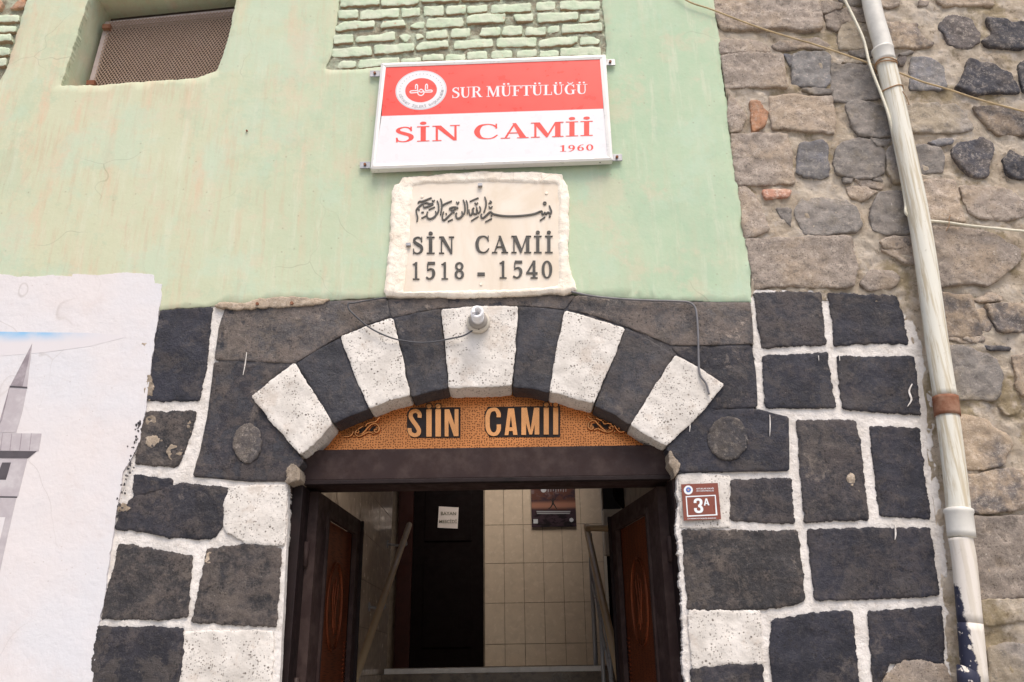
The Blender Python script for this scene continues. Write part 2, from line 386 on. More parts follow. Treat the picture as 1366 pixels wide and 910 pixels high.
def resample(pts, s):
    out = []
    n = len(pts)
    for i in range(n):
        a = Vector(pts[i]); b = Vector(pts[(i + 1) % n]); L = (b - a).length; k = max(1, int(round(L / s)))
        for j in range(k): out.append(a.lerp(b, j / k))
    return out
def smooth_poly(pts, it=1, cut=.006):
    for _ in range(it):
        o = []; n = len(pts)
        for i in range(n):
            a = Vector(pts[i]); b = Vector(pts[(i + 1) % n]); L = (b - a).length; k = min(.22, cut / max(L, 1e-6)); o += [a.lerp(b, k), a.lerp(b, 1 - k)]
        pts = o
    return pts
def inside(px, pz, poly):
    c = np.zeros(len(px), bool); n = len(poly)
    x1 = np.array([p[0] for p in poly]); z1 = np.array([p[1] for p in poly]); x2 = np.roll(x1, -1); z2 = np.roll(z1, -1)
    for i in range(n):
        if z1[i] == z2[i]: continue
        m = ((z1[i] > pz) != (z2[i] > pz)) & (px < (x2[i] - x1[i]) * (pz - z1[i]) / (z2[i] - z1[i]) + x1[i]); c ^= m
    return c
def distpoly(px, pz, poly):
    d = np.full(len(px), 1e9)
    for i in range(len(poly)):
        a = poly[i]; b = poly[(i + 1) % len(poly)]; dx, dz = b[0] - a[0], b[1] - a[1]; L = dx * dx + dz * dz + 1e-12
        t = np.clip(((px - a[0]) * dx + (pz - a[1]) * dz) / L, 0, 1)
        d = np.minimum(d, np.hypot(px - a[0] - t * dx, pz - a[1] - t * dz))
    return d

def slab(name, poly, y_front, y_back, mat, parent, g=.014, s=.008, edge=.0015, r=.004, amp=.002, freq=14, holes=(), tilt=0.0, label=None, corner=True, hole_edge=None, ef=45):
    """stone or sheet: outline on the wall plane (x, z), real thickness along y, rounded rim, uneven face"""
    seed = random.uniform(0, 50)
    def rough(pl, e):
        q = resample(pl, s); out = []
        for i, p in enumerate(q):
            a = q[i - 1]; b = q[(i + 1) % len(q)]; t = (b - a); nn = Vector((-t.y, t.x)).normalized() if t.length > 1e-9 else Vector((0, 0))
            k = e * (noise.noise((p.x * ef * .4, p.y * ef * .4, seed)) * 1.5 + noise.noise((p.x * ef * 1.9, p.y * ef * 1.9, seed)) * .9 + random.uniform(-.4, .4) * random.random())
            out.append(p + nn * k)
        return out
    loops = [rough(smooth_poly([Vector(p) for p in poly], 1) if corner else [Vector(p) for p in poly], edge)]
    for h in holes: loops.append(rough([Vector(p) for p in h], edge if hole_edge is None else hole_edge))
    pts = []; edges = []; loopidx = []
    for L in loops:
        st = len(pts); pts += [(p.x, p.y) for p in L]; idx = list(range(st, st + len(L))); loopidx.append(idx)
        edges += [(idx[i], idx[(i + 1) % len(idx)]) for i in range(len(idx))]
    xs = [p.x for p in loops[0]]; zs = [p.y for p in loops[0]]
    nx = max(1, int((max(xs) - min(xs)) / g)); nz = max(1, int((max(zs) - min(zs)) / g))
    gx, gz = np.meshgrid(np.linspace(min(xs), max(xs), nx + 1), np.linspace(min(zs), max(zs), nz + 1))
    rng = np.random.RandomState(random.randint(0, 99999))
    gx = gx.ravel() + rng.uniform(-.3, .3, gx.size) * g; gz = gz.ravel() + rng.uniform(-.3, .3, gz.size) * g
    if r > 0:  # ring just inside the rim
        rx = []; rz = []
        for L in loops:
            for i, p in enumerate(L):
                t = L[(i + 1) % len(L)] - L[i - 1]
                if t.length < 1e-9: continue
                nn = Vector((-t.y, t.x)).normalized()
                for sg in (-1, 1): rx.append(p.x + nn.x * sg * r); rz.append(p.y + nn.y * sg * r)
        rx = np.array(rx); rz = np.array(rz)
    ok = inside(gx, gz, loops[0])
    for h in loops[1:]: ok &= ~inside(gx, gz, h)
    gx, gz = gx[ok], gz[ok]
    d = np.full(len(gx), 1e9)
    for L in loops: d = np.minimum(d, distpoly(gx, gz, L))
    k = d > max(r * 1.5, g * .4); gx, gz = gx[k], gz[k]
    if r > 0:
        ok = inside(rx, rz, loops[0])
        for h in loops[1:]: ok &= ~inside(rx, rz, h)
        rx, rz = rx[ok], rz[ok]; d = np.full(len(rx), 1e9)
        for L in loops: d = np.minimum(d, distpoly(rx, rz, L))
        k = d > r * .75; rx, rz = rx[k], rz[k]
        gx = np.concatenate([gx, rx]); gz = np.concatenate([gz, rz])
    nb = len(pts); pts += list(zip(gx.tolist(), gz.tolist()))
    ov, oe, of, ovo, _, _ = delaunay_2d_cdt([Vector(p) for p in pts], edges, [], 0, 1e-6)
    ox = np.array([v.x for v in ov]); oz = np.array([v.y for v in ov])
    fa = np.array([list(f) for f in of]); cx = ox[fa].mean(1); cz = oz[fa].mean(1)
    ok = inside(cx, cz, loops[0])
    for h in loops[1:]: ok &= ~inside(cx, cz, h)
    fa = fa[ok]
    bd = np.full(len(ox), 1e9)
    for L in loops: bd = np.minimum(bd, distpoly(ox, oz, L))
    fall = np.where(bd < r, r * (1 - np.sqrt(np.clip(1 - (1 - bd / max(r, 1e-6)) ** 2, 0, 1))), 0) if r > 0 else np.zeros(len(ox))
    cxm, czm = ox.mean(), oz.mean(); tx, tz = random.uniform(-tilt, tilt), random.uniform(-tilt, tilt)
    ver = []
    for i in range(len(ox)):
        n_ = noise.fractal((ox[i] * freq, oz[i] * freq, seed), .8, 2.1, 4) * amp if amp else 0
        ver.append((ox[i], y_front + fall[i] + n_ + tx * (ox[i] - cxm) + tz * (oz[i] - czm), oz[i]))
    # orient faces towards -y
    faces = []
    for a, b, c in fa.tolist():
        ar = (ox[b] - ox[a]) * (oz[c] - oz[a]) - (ox[c] - ox[a]) * (oz[b] - oz[a])
        faces.append((a, b, c) if ar > 0 else (a, c, b))
    sm = [True] * len(faces)
    inv = {}
    for i, o_ in enumerate(ovo):
        for q in o_: inv[q] = i
    for idx in loopidx:
        ring = [inv[i] for i in idx if i in inv]; n = len(ring)
        base = len(ver)
        for i in ring: ver.append(ver[i])
        for i in ring: ver.append((ver[i][0], y_back, ver[i][2]))
        for i in range(n):
            j = (i + 1) % n; faces.append((base + i, base + j, base + n + j, base + n + i)); sm.append(False)
    return mk(name, ver, faces, mat, parent, sm, label)

def grow(pl, d):
    n = len(pl); ar = sum(pl[i][0] * pl[(i + 1) % n][1] - pl[(i + 1) % n][0] * pl[i][1] for i in range(n)); sg = 1 if ar > 0 else -1; out = []
    for i in range(n):
        a, b, c = Vector(pl[i - 1]), Vector(pl[i]), Vector(pl[(i + 1) % n]); e1 = (b - a).normalized(); e2 = (c - b).normalized()
        m = Vector((e1.y, -e1.x)) + Vector((e2.y, -e2.x)); k = min(1.6, 2 / max(m.length, .5)); out.append(tuple(b + m.normalized() * d * sg * k))
    return out
def C(cr, pts):
    ox, oy, s = cr; out = []
    for x, y in pts:
        p = P(ox + x / s, oy + y / s); out.append((p.x, p.z))
    return out
def Q(pts, Y=0.0):
    return [(P(x, y, Y).x, P(x, y, Y).z) for x, y in pts]

def box(name, a, b, mat, parent=None, bev=.0, **k):
    x0, y0, z0 = [min(a[i], b[i]) for i in range(3)]; x1, y1, z1 = [max(a[i], b[i]) for i in range(3)]
    if bev <= 0:
        v = [(x0, y0, z0), (x1, y0, z0), (x1, y1, z0), (x0, y1, z0), (x0, y0, z1), (x1, y0, z1), (x1, y1, z1), (x0, y1, z1)]
        f = [(0, 3, 2, 1), (4, 5, 6, 7), (0, 1, 5, 4), (1, 2, 6, 5), (2, 3, 7, 6), (3, 0, 4, 7)]
        return mk(name, v, f, mat, parent, **k)
    import bmesh
    bm = bmesh.new(); bmesh.ops.create_cube(bm, size=1)
    for v in bm.verts: v.co = Vector(((x0 + x1) / 2 + v.co.x * (x1 - x0), (y0 + y1) / 2 + v.co.y * (y1 - y0), (z0 + z1) / 2 + v.co.z * (z1 - z0)))
    bmesh.ops.bevel(bm, geom=bm.edges[:], offset=bev, segments=2, affect='EDGES', profile=.6)
    bm.verts.index_update()
    V = [v.co.copy() for v in bm.verts]; Fc = [tuple(v.index for v in f.verts) for f in bm.faces]; bm.free()
    return mk(name, V, Fc, mat, parent, **k)

def catmull(pts, n=6, closed=False):
    P_ = [Vector(p) for p in pts]; out = []; L = len(P_); rng = range(L if closed else L - 1)
    for i in rng:
        if closed: p0, p1, p2, p3 = P_[i - 1], P_[i], P_[(i + 1) % L], P_[(i + 2) % L]
        else: p0, p1, p2, p3 = P_[max(i - 1, 0)], P_[i], P_[i + 1], P_[min(i + 2, L - 1)]
        for j in range(n):
            t = j / n; out.append(.5 * ((2 * p1) + (p2 - p0) * t + (2 * p0 - 5 * p1 + 4 * p2 - p3) * t * t + (3 * p1 - p0 - 3 * p2 + p3) * t ** 3))
    if not closed: out.append(P_[-1])
    return out
def tube_geo(pts, rad, seg=8, vf=None, caps=True, closed=False):
    v, f = ([], []) if vf is None else vf
    base = len(v); n = len(pts); up = None
    for i, p in enumerate(pts):
        t = (pts[min(i + 1, n - 1)] - pts[max(i - 1, 0)]) if not closed else (pts[(i + 1) % n] - pts[i - 1])
        t.normalize()
        if up is None: up = Vector((0, 0, 1)) if abs(t.z) < .9 else Vector((0, 1, 0))
        a = t.cross(up).normalized(); b = a.cross(t).normalized(); up = b
        rr = rad[i] if isinstance(rad, (list, tuple)) else rad
        for k in range(seg):
            w = 2 * math.pi * k / seg; v.append(tuple(p + a * math.cos(w) * rr + b * math.sin(w) * rr))
    m = n if closed else n - 1
    for i in range(m):
        for k in range(seg):
            j = (i + 1) % n
            f.append((base + i * seg + k, base + i * seg + (k + 1) % seg, base + j * seg + (k + 1) % seg, base + j * seg + k))
    if caps and not closed: f.append(tuple(base + k for k in range(seg))[::-1]); f.append(tuple(base + (n - 1) * seg + k for k in range(seg)))
    return v, f
def tube(name, pts, rad, mat, parent=None, seg=8, n=6, **k):
    q = catmull(pts, n) if n > 1 else [Vector(p) for p in pts]
    v, f = tube_geo(q, rad, seg); return mk(name, v, f, mat, parent, True, **k)

# ---- lettering -------------------------------------------------------------
def strip(pts, closed=False, n=5):
    """variable-width stroke -> list of (left, right) pairs; pts = (u, v, width)"""
    q = catmull([Vector(p) for p in pts], n, closed); out = []
    L = len(q)
    for i, p in enumerate(q):
        t = (q[(i + 1) % L] - q[i - 1]) if closed else (q[min(i + 1, L - 1)] - q[max(i - 1, 0)])
        t = Vector((t.x, t.y));
        if t.length < 1e-9: t = Vector((1, 0))
        t.normalize(); nn = Vector((-t.y, t.x)) * (p.z / 2); c = Vector((p.x, p.y))
        out.append((c + nn, c - nn))
    return ('S', out, closed)
def rect(x0, y0, x1, y1): return ('P', [(x0, y0), (x1, y0), (x1, y1), (x0, y1)])
def circ(cx, cy, r, n=14, ry=None): return ('P', [(cx + r * math.cos(2 * math.pi * i / n), cy + (ry or r) * math.sin(2 * math.pi * i / n)) for i in range(n)])
def build_prims(name, prims, fmap, Y, thick, mat, parent, step=.00012, **kw):
    V = []; Fc = []
    for k, pr in enumerate(prims):
        y = Y - step * k; yb = Y + thick
        b = len(V)
        if pr[0] == 'P':
            pts = pr[1]; n = len(pts)
            for u in pts: p = fmap(u, y); V.append(p)
            for u in pts: p = fmap(u, y); V.append((p[0], yb, p[2]))
            Fc.append(tuple(range(b, b + n)))
            for i in range(n): j = (i + 1) % n; Fc.append((b + i, b + j, b + n + j, b + n + i))
        else:
            pr_, closed = pr[1], pr[2]; n = len(pr_)
            for l, r_ in pr_:
                a = fmap(l, y); c = fmap(r_, y); V += [a, c, (a[0], yb, a[2]), (c[0], yb, c[2])]
            for i in range(n if closed else n - 1):
                a = b + 4 * i; c = b + 4 * ((i + 1) % n)
                Fc += [(a, a + 1, c + 1, c), (a, c, c + 2, a + 2), (a + 1, a + 3, c + 3, c + 1)]
            if not closed:
                e = b + 4 * (n - 1); Fc += [(b, b + 2, b + 3, b + 1), (e, e + 1, e + 3, e + 2)]
    return mk(name, V, Fc, mat, parent, **kw)
def pxmap(cr):
    ox, oy, s = cr
    return lambda u, Y: tuple(P(ox + u[0] / s, oy + u[1] / s, Y))
def boxmap(quad, w):
    """quad: BL, BR, TR, TL in photo px; glyph box is w x 1"""
    bl, br, tr, tl = [Vector(q) for q in quad]
    def f(u, Y):
        a, b = u[0] / w, u[1]
        p = bl.lerp(br, a).lerp(tl.lerp(tr, a), b); return tuple(P(p.x, p.y, Y))
    return f
def ring(cx, cy, rx, ry, wx, wy, n=20):
    return ('S', [(Vector((cx + (rx + wx / 2) * math.cos(a), cy + (ry + wy / 2) * math.sin(a))), Vector((cx + (rx - wx / 2) * math.cos(a), cy + (ry - wy / 2) * math.sin(a)))) for a in [2 * math.pi * i / n for i in range(n)]], True)
G = {
 'I': (.38, [rect(.11, 0, .27, 1), rect(0, 0, .38, .055), rect(0, .945, .38, 1)]),
 'N': (.84, [rect(.10, 0, .17, 1), rect(.67, 0, .74, 1), ('P', [(.05, 1), (.26, 1), (.74, .06), (.74, 0), (.64, 0)]), rect(0, 0, .28, .05), rect(.54, .95, .84, 1), rect(0, .95, .2, 1)]),
 'A': (.86, [('P', [(.10, 0), (.17, 0), (.46, .98), (.40, .98)]), ('P', [(.36, 1), (.47, 1), (.80, 0), (.60, 0)]), rect(.2, .32, .62, .385), rect(0, 0, .29, .05), rect(.5, 0, .86, .05)]),
 'M': (1.0, [rect(.10, 0, .17, 1), rect(.74, 0, .91, 1), ('P', [(.07, 1), (.27, 1), (.55, .18), (.46, 0)]), ('P', [(.45, 0), (.51, 0), (.80, 1), (.74, 1)]), rect(0, 0, .27, .05), rect(.65, 0, 1, .05), rect(0, .95, .24, 1), rect(.74, .95, 1, 1)]),
 'C': (.78, [strip([(.73, .72, .05), (.62, .91, .07), (.44, .975, .06), (.22, .87, .13), (.12, .5, .18), (.22, .13, .13), (.44, .025, .06), (.62, .08, .07), (.75, .26, .05)]), rect(.69, .68, .74, 1)]),
 'S': (.58, [strip([(.50, .74, .05), (.42, .92, .07), (.26, .975, .07), (.11, .87, .11), (.11, .70, .15), (.28, .56, .18), (.46, .42, .17), (.49, .22, .14), (.38, .07, .09), (.24, .025, .06), (.09, .10, .06), (.05, .28, .05)]), rect(.465, .70, .515, 1), rect(.03, 0, .08, .3)]),
 'U': (.82, [strip([(.185, .98, .17), (.185, .6, .17), (.185, .33, .17), (.26, .10, .13), (.42, .03, .07), (.58, .10, .07), (.65, .33, .065), (.65, .6, .065), (.65, .98, .065)]), rect(0, .95, .37, 1), rect(.5, .95, .82, 1)]),
 'R': (.84, [rect(.10, 0, .27, 1), strip([(.2, .965, .06), (.42, .965, .06), (.57, .87, .12), (.6, .73, .15), (.55, .59, .12), (.4, .51, .06), (.2, .51, .06)]), ('P', [(.34, .5), (.5, .5), (.8, 0), (.6, 0)]), rect(0, 0, .36, .05), rect(0, .95, .3, 1), rect(.6, 0, .84, .05)]),
 'F': (.64, [rect(.10, 0, .27, 1), rect(0, .935, .61, 1), rect(.56, .72, .61, .99), rect(.2, .47, .46, .53), rect(.42, .38, .46, .64), rect(0, 0, .38, .05)]),
 'T': (.72, [rect(.28, 0, .45, 1), rect(0, .935, .72, 1), rect(0, .72, .05, .99), rect(.67, .72, .72, .99), rect(.17, 0, .55, .05)]),
 'L': (.64, [rect(.10, 0, .27, 1), rect(0, .95, .38, 1), rect(0, 0, .62, .06), rect(.57, 0, .62, .30)]),
 'G': (.84, [strip([(.71, .72, .05), (.60, .91, .07), (.42, .975, .06), (.22, .87, .13), (.12, .5, .18), (.22, .13, .13), (.42, .025, .06), (.56, .05, .07), (.66, .12, .07)]), rect(.67, .68, .72, 1), rect(.57, .03, .73, .44), rect(.48, .41, .84, .46)]),
 '1': (.48, [rect(.17, 0, .33, .98), rect(.02, 0, .48, .05), ('P', [(0, .86), (.33, 1), (.33, .9), (.17, .82)])]),
 '5': (.55, [rect(.13, .86, .53, 1), rect(.10, .5, .16, .9), strip([(.11, .52, .07), (.28, .60, .08), (.42, .52, .14), (.46, .32, .16), (.38, .11, .10), (.22, .035, .07), (.05, .12, .10)])]),
 '8': (.56, [ring(.28, .75, .17, .20, .12, .07), ring(.28, .27, .19, .23, .14, .07)]),
 '4': (.58, [rect(.33, 0, .47, 1), rect(0, .24, .58, .34), ('P', [(0, .3), (.09, .3), (.36, .86), (.36, 1)]), rect(.22, 0, .58, .05)]),
 '0': (.56, [ring(.28, .5, .20, .47, .15, .06, 24)]),
 '9': (.56, [ring(.27, .68, .18, .28, .14, .06), strip([(.46, .70, .14), (.46, .45, .15), (.36, .18, .10), (.18, .02, .06), (.06, .03, .05)])]),
 '6': (.56, [ring(.28, .32, .18, .28, .14, .06), strip([(.10, .30, .14), (.10, .55, .15), (.20, .82, .10), (.38, .98, .06), (.50, .97, .05)])]),
 '-': (.5, [rect(0, .18, .5, .36)]),
}
def acc(ch):
    if ch == 'İ': w, p = G['I']; return w, p + [circ(.19, 1.2, .10)]
    if ch == 'Ü': w, p = G['U']; return w, p + [circ(.25, 1.17, .085), circ(.56, 1.17, .085)]
    if ch == 'Ğ': w, p = G['G']; return w, p + [strip([(.24, 1.24, .05), (.32, 1.12, .07), (.44, 1.09, .08), (.56, 1.12, .07), (.64, 1.24, .05)])]
    return G[ch]
def word(text, quad, Y, thick, mat, parent, gap=.1, bold=1.0, space=.45):
    ws = [(acc(c)[0] if c != ' ' else space) for c in text]; tot = sum(ws) + gap * (len(text) - 1)
    bl, br, tr, tl = [Vector(q) for q in quad]; x = 0
    for c, w in zip(text, ws):
        if c != ' ':
            a, b = x / tot, (x + w) / tot
            q = (bl.lerp(br, a), bl.lerp(br, b), tl.lerp(tr, b), tl.lerp(tr, a))
            build_prims('letter', acc(c)[1], boxmap(q, w), Y, thick, mat, parent)
        x += w + gap
_tc = {}
def textgeo(s):
    if s in _tc: return _tc[s]
    cu = bpy.data.curves.new('t', 'FONT'); cu.body = s; cu.resolution_u = 3; cu.offset = .012
    o = bpy.data.objects.new('t', cu); col.objects.link(o)
    dg = bpy.context.evaluated_depsgraph_get(); me = bpy.data.meshes.new_from_object(o.evaluated_get(dg))
    v = [(a.co.x, a.co.y) for a in me.vertices]; f = [tuple(p.vertices) for p in me.polygons]
    bpy.data.objects.remove(o); bpy.data.curves.remove(cu); bpy.data.meshes.remove(me)
    _tc[s] = (v, f); return _tc[s]
def smalltext(name, s, quad, Y, mat, parent, fm=None):
    v, f = textgeo(s)
    if not v: return
    x0 = min(a[0] for a in v); x1 = max(a[0] for a in v); cap = .69
    if fm is None:
        g = boxmap(quad, 1.0); fm2 = lambda a: g(((a[0] - x0) / (x1 - x0), a[1] / cap), Y)
    else: fm2 = lambda a: fm((a[0] - x0) / (x1 - x0), a[1] / cap, Y)
    return mk(name, [fm2(a) for a in v], f, mat, parent)

# ================================================================== SETTING
mk('street_ground', [(-60, -60, 0), (60, -60, 0), (60, 60, 0), (-60, 60, 0)], [(0, 1, 2, 3)], 'street', kind='structure')

# ================================================================== THE BUILDING
bld = root('mosque_building', (0, 0, 0), 'green plastered mosque front with black and white arched doorway', 'building')
XL, XR, ZT = -3.6, P(1003, 400).x, 5.6
# doorway opening on the front plane
jl_t, jr_t = P(383, 645), P(903, 633)
jl = P(372, 860).x * .5 + jl_t.x * .5; jr = P(913, 860).x * .5 + jr_t.x * .5
spring = P(400, 630).z
arch_px = [(383, 645), (403, 619), (407, 613), (443, 566), (495, 547), (547, 530), (600, 518), (682, 516), (734, 524), (791, 541), (841, 569), (887, 596), (903, 633)]
arch = Q(arch_px)
door_hole = [(jl - .01, -.05), (jr + .01, -.05)] + [(x + (.01 if x > 0 else -.01), z + .035) for x, z in reversed(arch)]
win_px = [(81, 114), (100, 55), (122, -16), (345, -38), (325, -25), (314, 2), (306, 45), (294, 84), (288, 95), (262, 104), (180, 110), (128, 114)]
win = Q(win_px)
wcx = sum(x for x, _ in win) / len(win); wcz = sum(z for _, z in win) / len(win)
# wall core (everything else is laid over it)
slab('wall_core', [(XL, 0), (XR + .02, 0), (XR + .02, ZT), (XL, ZT)], .035, .30, 'patchcement', bld, g=.4, s=.2, edge=0, r=0, amp=0, holes=[door_hole, [(wcx + (x - wcx) * 1.06, wcz + (z - wcz) * 1.06) for x, z in win]], corner=False, hole_edge=0)
# green plaster
green = [(XL, ZT), (XL, P(0, 392).z)] + Q([(0, 392), (120, 398), (213, 414), (250, 411), (282, 409), (300, 405), (340, 408), (350, 400), (372, 400), (395, 398), (430, 402), (470, 399), (516, 396), (640, 392), (762, 390), (800, 396), (850, 399), (905, 402), (960, 403), (1003, 404), (1001, 380), (1003, 355), (996, 320), (990, 295), (988, 262), (980, 230), (976, 200), (972, 172), (973, 150), (966, 120), (962, 90), (961, 60), (955, 20), (950, -20), (938, -120)]) + [(P(925, -220).x, ZT)]
bp = Q([(452, -90), (454, -10), (448, 40), (443, 70), (434, 92), (442, 94), (470, 93), (520, 88), (808, 76), (809, 60), (804, 10), (800, -90)])
bl_hole = [(XL + .15, P(0, -90).z)] + Q([(64, -90), (36, 0), (25, 35), (17, 65), (8, 95), (-4, 112), (-60, 118)]) + [(XL + .15, P(-60, 122).z)]
slab('plaster', green, -.002, .034, 'green', bld, g=.035, s=.006, edge=.003, r=.003, amp=.0015, freq=2.2, holes=[win, bp, bl_hole], corner=False, hole_edge=.003)
# window recess lining
wl = [P(x, y) for x, y in win_px]
V = [tuple(p) for p in wl] + [(p.x, .205, p.z) for p in wl]; n = len(wl)
mk('window_reveal', [(x * 1.0, y + .02 if y < .05 else y, z) for x, y, z in V], [(i, (i + 1) % n, n + (i + 1) % n, n + i) for i in range(n)], 'green', bld)
# window with grille
wnd = mk('window', [tuple(P(x, y, .20)) for x, y in [(100, 130), (340, 125), (360, -60), (130, -40)]], [(0, 1, 2, 3)], 'window_board', bld)
gq = [P(124, 116, .13), P(304, 104, .13), P(326, 14, .13), P(146, 30, .13)]
for (a, b, w, d) in ((P(140, 33, .13), P(330, 14, .13), .018, .02), (P(143, 36, .128), P(121, 116, .128), .015, .02), (P(196, 26, .16), P(176, 116, .16), .007, .01), (P(240, 22, .16), P(228, 112, .16), .007, .01), (P(288, 18, .16), P(268, 110, .16), .007, .01), (P(130, 76, .16), P(312, 64, .16), .006, .008)):
    t = (b - a).normalized(); s_ = Vector((-t.z, 0, t.x)) * w; dv = Vector((0, d, 0))
    v = [a + s_, a - s_, b - s_, b + s_]; v = [tuple(q) for q in v] + [tuple(q + dv) for q in v]
    mk('frame_bar', v, [(3, 2, 1, 0), (4, 5, 6, 7), (0, 1, 5, 4), (1, 2, 6, 5), (2, 3, 7, 6), (3, 0, 4, 7)], 'woodbatten' if w > .01 else 'window_board', wnd)
V = []; Fc = []
def cell(u, v, Y=.125):
    p = gq[0].lerp(gq[1], u).lerp(gq[3].lerp(gq[2], u), v); return Vector((p.x, Y, p.z))
NU, NV = 40, 17
for i in range(-1, NU):
    for j in range(NV):
        # a diamond opening between four strands: draw two crossing strands per cell
        u0, u1, v0, v1 = i / NU, (i + 1) / NU, j / NV, (j + 1) / NV
        for (a, b) in (((u0, v0), (u1, v1)), ((u1, v0), (u0, v1))):
            if min(a[0], b[0]) < 0: continue
            pa, pb = cell(*a), cell(*b); t = (pb - pa).normalized(); nn = Vector((-t.z, 0, t.x)) * .0021
            k = len(V); off = Vector((0, .0015 if a[0] < b[0] else -.0015, 0)); th = Vector((0, .003, 0))
            V += [tuple(pa + nn + off), tuple(pa - nn + off), tuple(pb - nn + off), tuple(pb + nn + off), tuple(pa - nn + off + th), tuple(pb - nn + off + th)]
            Fc += [(k, k + 1, k + 2, k + 3), (k + 1, k + 4, k + 5, k + 2)]
mk('grille_mesh', V, Fc, 'mesh', wnd, kind='stuff')
for (x, y) in ((143, 37), (122, 112)):
    p = P(x, y, .12); box('clamp', p - Vector((.018, .012, .012)), p + Vector((.018, .012, .012)), 'rust', wnd)

# brick patches --------------------------------------------------------------
bb = Q([(425, -100), (425, 105), (830, 90), (820, -100)])
slab('brick_mortar', bb, .008, .034, 'brickmortar', bld, g=.011, s=.05, edge=0, r=0, amp=.008, freq=30, corner=False)
slab('brick_mortar', [(XL + .1, P(0, -100).z)] + Q([(70, -100), (30, 40), (5, 125)]) + [(XL + .1, P(0, 125).z)], .018, .034, 'brickmortar', bld, g=.014, s=.05, edge=0, r=0, amp=.009, freq=30, corner=False)
cM = (430, 0, 6.83); cN = (620, 0, 6.83); cL = (0, 0, 7.583)
bricksM = [[(170,-32),(520,-32),(520,50),(160,65)],[(535,-32),(880,-32),(880,25),(820,50),(535,62)],[(905,-32),(1250,-32),(1250,15),(905,28)],
 [(145,100),(325,95),(325,168),(145,178)],[(345,95),(700,75),(700,160),(340,178)],[(720,75),(893,68),(893,140),(720,160)],[(925,60),(1105,50),(1105,140),(922,145)],[(1130,60),(1310,45),(1305,130),(1128,140)],
 [(115,245),(200,200),(475,188),(478,250),(120,288)],[(545,195),(740,185),(765,240),(530,260)],[(790,245),(850,195),(935,190),(925,258)],[(955,170),(1280,158),(1290,215),(1270,238),(945,260)],
 [(105,325),(285,318),(280,395),(105,408)],[(310,330),(450,322),(660,285),(665,368),(300,386)],[(690,325),(760,300),(810,330),(760,390)],[(850,310),(900,300),(930,340),(860,368)],[(945,290),(1130,270),(1145,345),(942,358)],[(1175,262),(1350,255),(1345,335),(1170,348)],
 [(90,440),(450,420),(450,510),(88,523)],[(475,415),(835,398),(835,468),(600,488),(470,498)],[(850,420),(900,385),(1140,370),(1155,430),(860,465)],
 [(130,590),(180,548),(310,555),(305,612),(135,622)],[(335,545),(520,535),(705,530),(700,590),(325,626)],[(720,530),(895,518),(900,560),(715,575)],[(915,505),(1105,492),(1105,550),(910,560)],[(1125,495),(1300,485),(1300,545),(1120,555)]]
bricksN = [[(-30,-32),(320,-32),(320,2),(100,12),(-30,10)],[(25,55),(205,40),(205,110),(25,123)],[(235,45),(600,30),(600,105),(235,120)],[(650,20),(825,10),(825,88),(645,95)],[(865,15),(1230,5),(1230,83),(865,95)],
 [(345,-60),(700,-75),(700,-22),(345,-8)],[(730,-75),(1010,-85),(1010,-30),(730,-25)],[(1035,-85),(1230,-90),(1230,-35),(1035,-32)],
 [(15,165),(80,135),(375,130),(360,208),(15,218)],[(440,140),(625,125),(625,198),(470,205)],[(665,125),(1030,115),(1030,183),(665,213)],[(1050,135),(1225,122),(1225,183),(1045,208)],
 [(150,255),(325,245),(325,328),(135,333)],[(345,245),(522,238),(522,323),(340,328)],[(555,250),(740,248),(735,322),(552,328)],[(760,240),(865,225),(860,288),(755,300)],[(885,225),(1250,213),(1255,288),(880,303)],
 [(-98,370),(255,352),(258,428),(-100,448)],[(285,360),(320,345),(650,342),(652,423),(290,430)],[(670,365),(780,345),(1030,335),(1030,388),(980,413),(675,433)],[(1050,335),(1150,328),(1230,360),(1220,398),(1050,408)],
 [(20,475),(205,465),(205,540),(20,545)],[(245,465),(430,455),(430,528),(240,535)],[(475,465),(655,455),(655,522),(470,528)],[(680,460),(855,455),(855,515),(680,522)],[(870,445),(1240,430),(1240,508),(870,516)]]
for j in range(4):     # courses above the picture
    for i in range(7):
        x = 110 + i * 365 + (j % 2) * 180 - i * 6; y = -60 - j * 78 - i * 14
        bricksM.append([(x, y - 52), (x + 335, y - 64), (x + 335, y), (x, y + 8)]) if x + 335 < 2480 else None
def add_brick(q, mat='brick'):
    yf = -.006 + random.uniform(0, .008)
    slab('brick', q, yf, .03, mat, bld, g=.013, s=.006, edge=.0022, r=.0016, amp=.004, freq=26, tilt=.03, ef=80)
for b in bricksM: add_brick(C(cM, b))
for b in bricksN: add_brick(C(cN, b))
add_brick(C(cL, [(85, 80), (170, 5), (262, -30), (250, 60), (140, 88)]), 'orange'); add_brick(C(cL, [(-300, -20), (-20, -30), (30, 40), (0, 90), (-300, 100)]), 'orange')
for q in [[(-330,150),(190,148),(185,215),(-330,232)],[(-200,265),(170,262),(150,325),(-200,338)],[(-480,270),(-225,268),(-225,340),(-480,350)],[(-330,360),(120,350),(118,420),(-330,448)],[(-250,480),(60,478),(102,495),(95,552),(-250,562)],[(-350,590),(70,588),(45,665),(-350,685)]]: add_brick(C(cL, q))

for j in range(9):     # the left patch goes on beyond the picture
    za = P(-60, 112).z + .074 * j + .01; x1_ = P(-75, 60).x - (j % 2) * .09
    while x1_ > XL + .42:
        q = [(x1_ - .205, za), (x1_, za), (x1_, za + .055), (x1_ - .205, za + .055)]; add_brick(q); x1_ -= .222
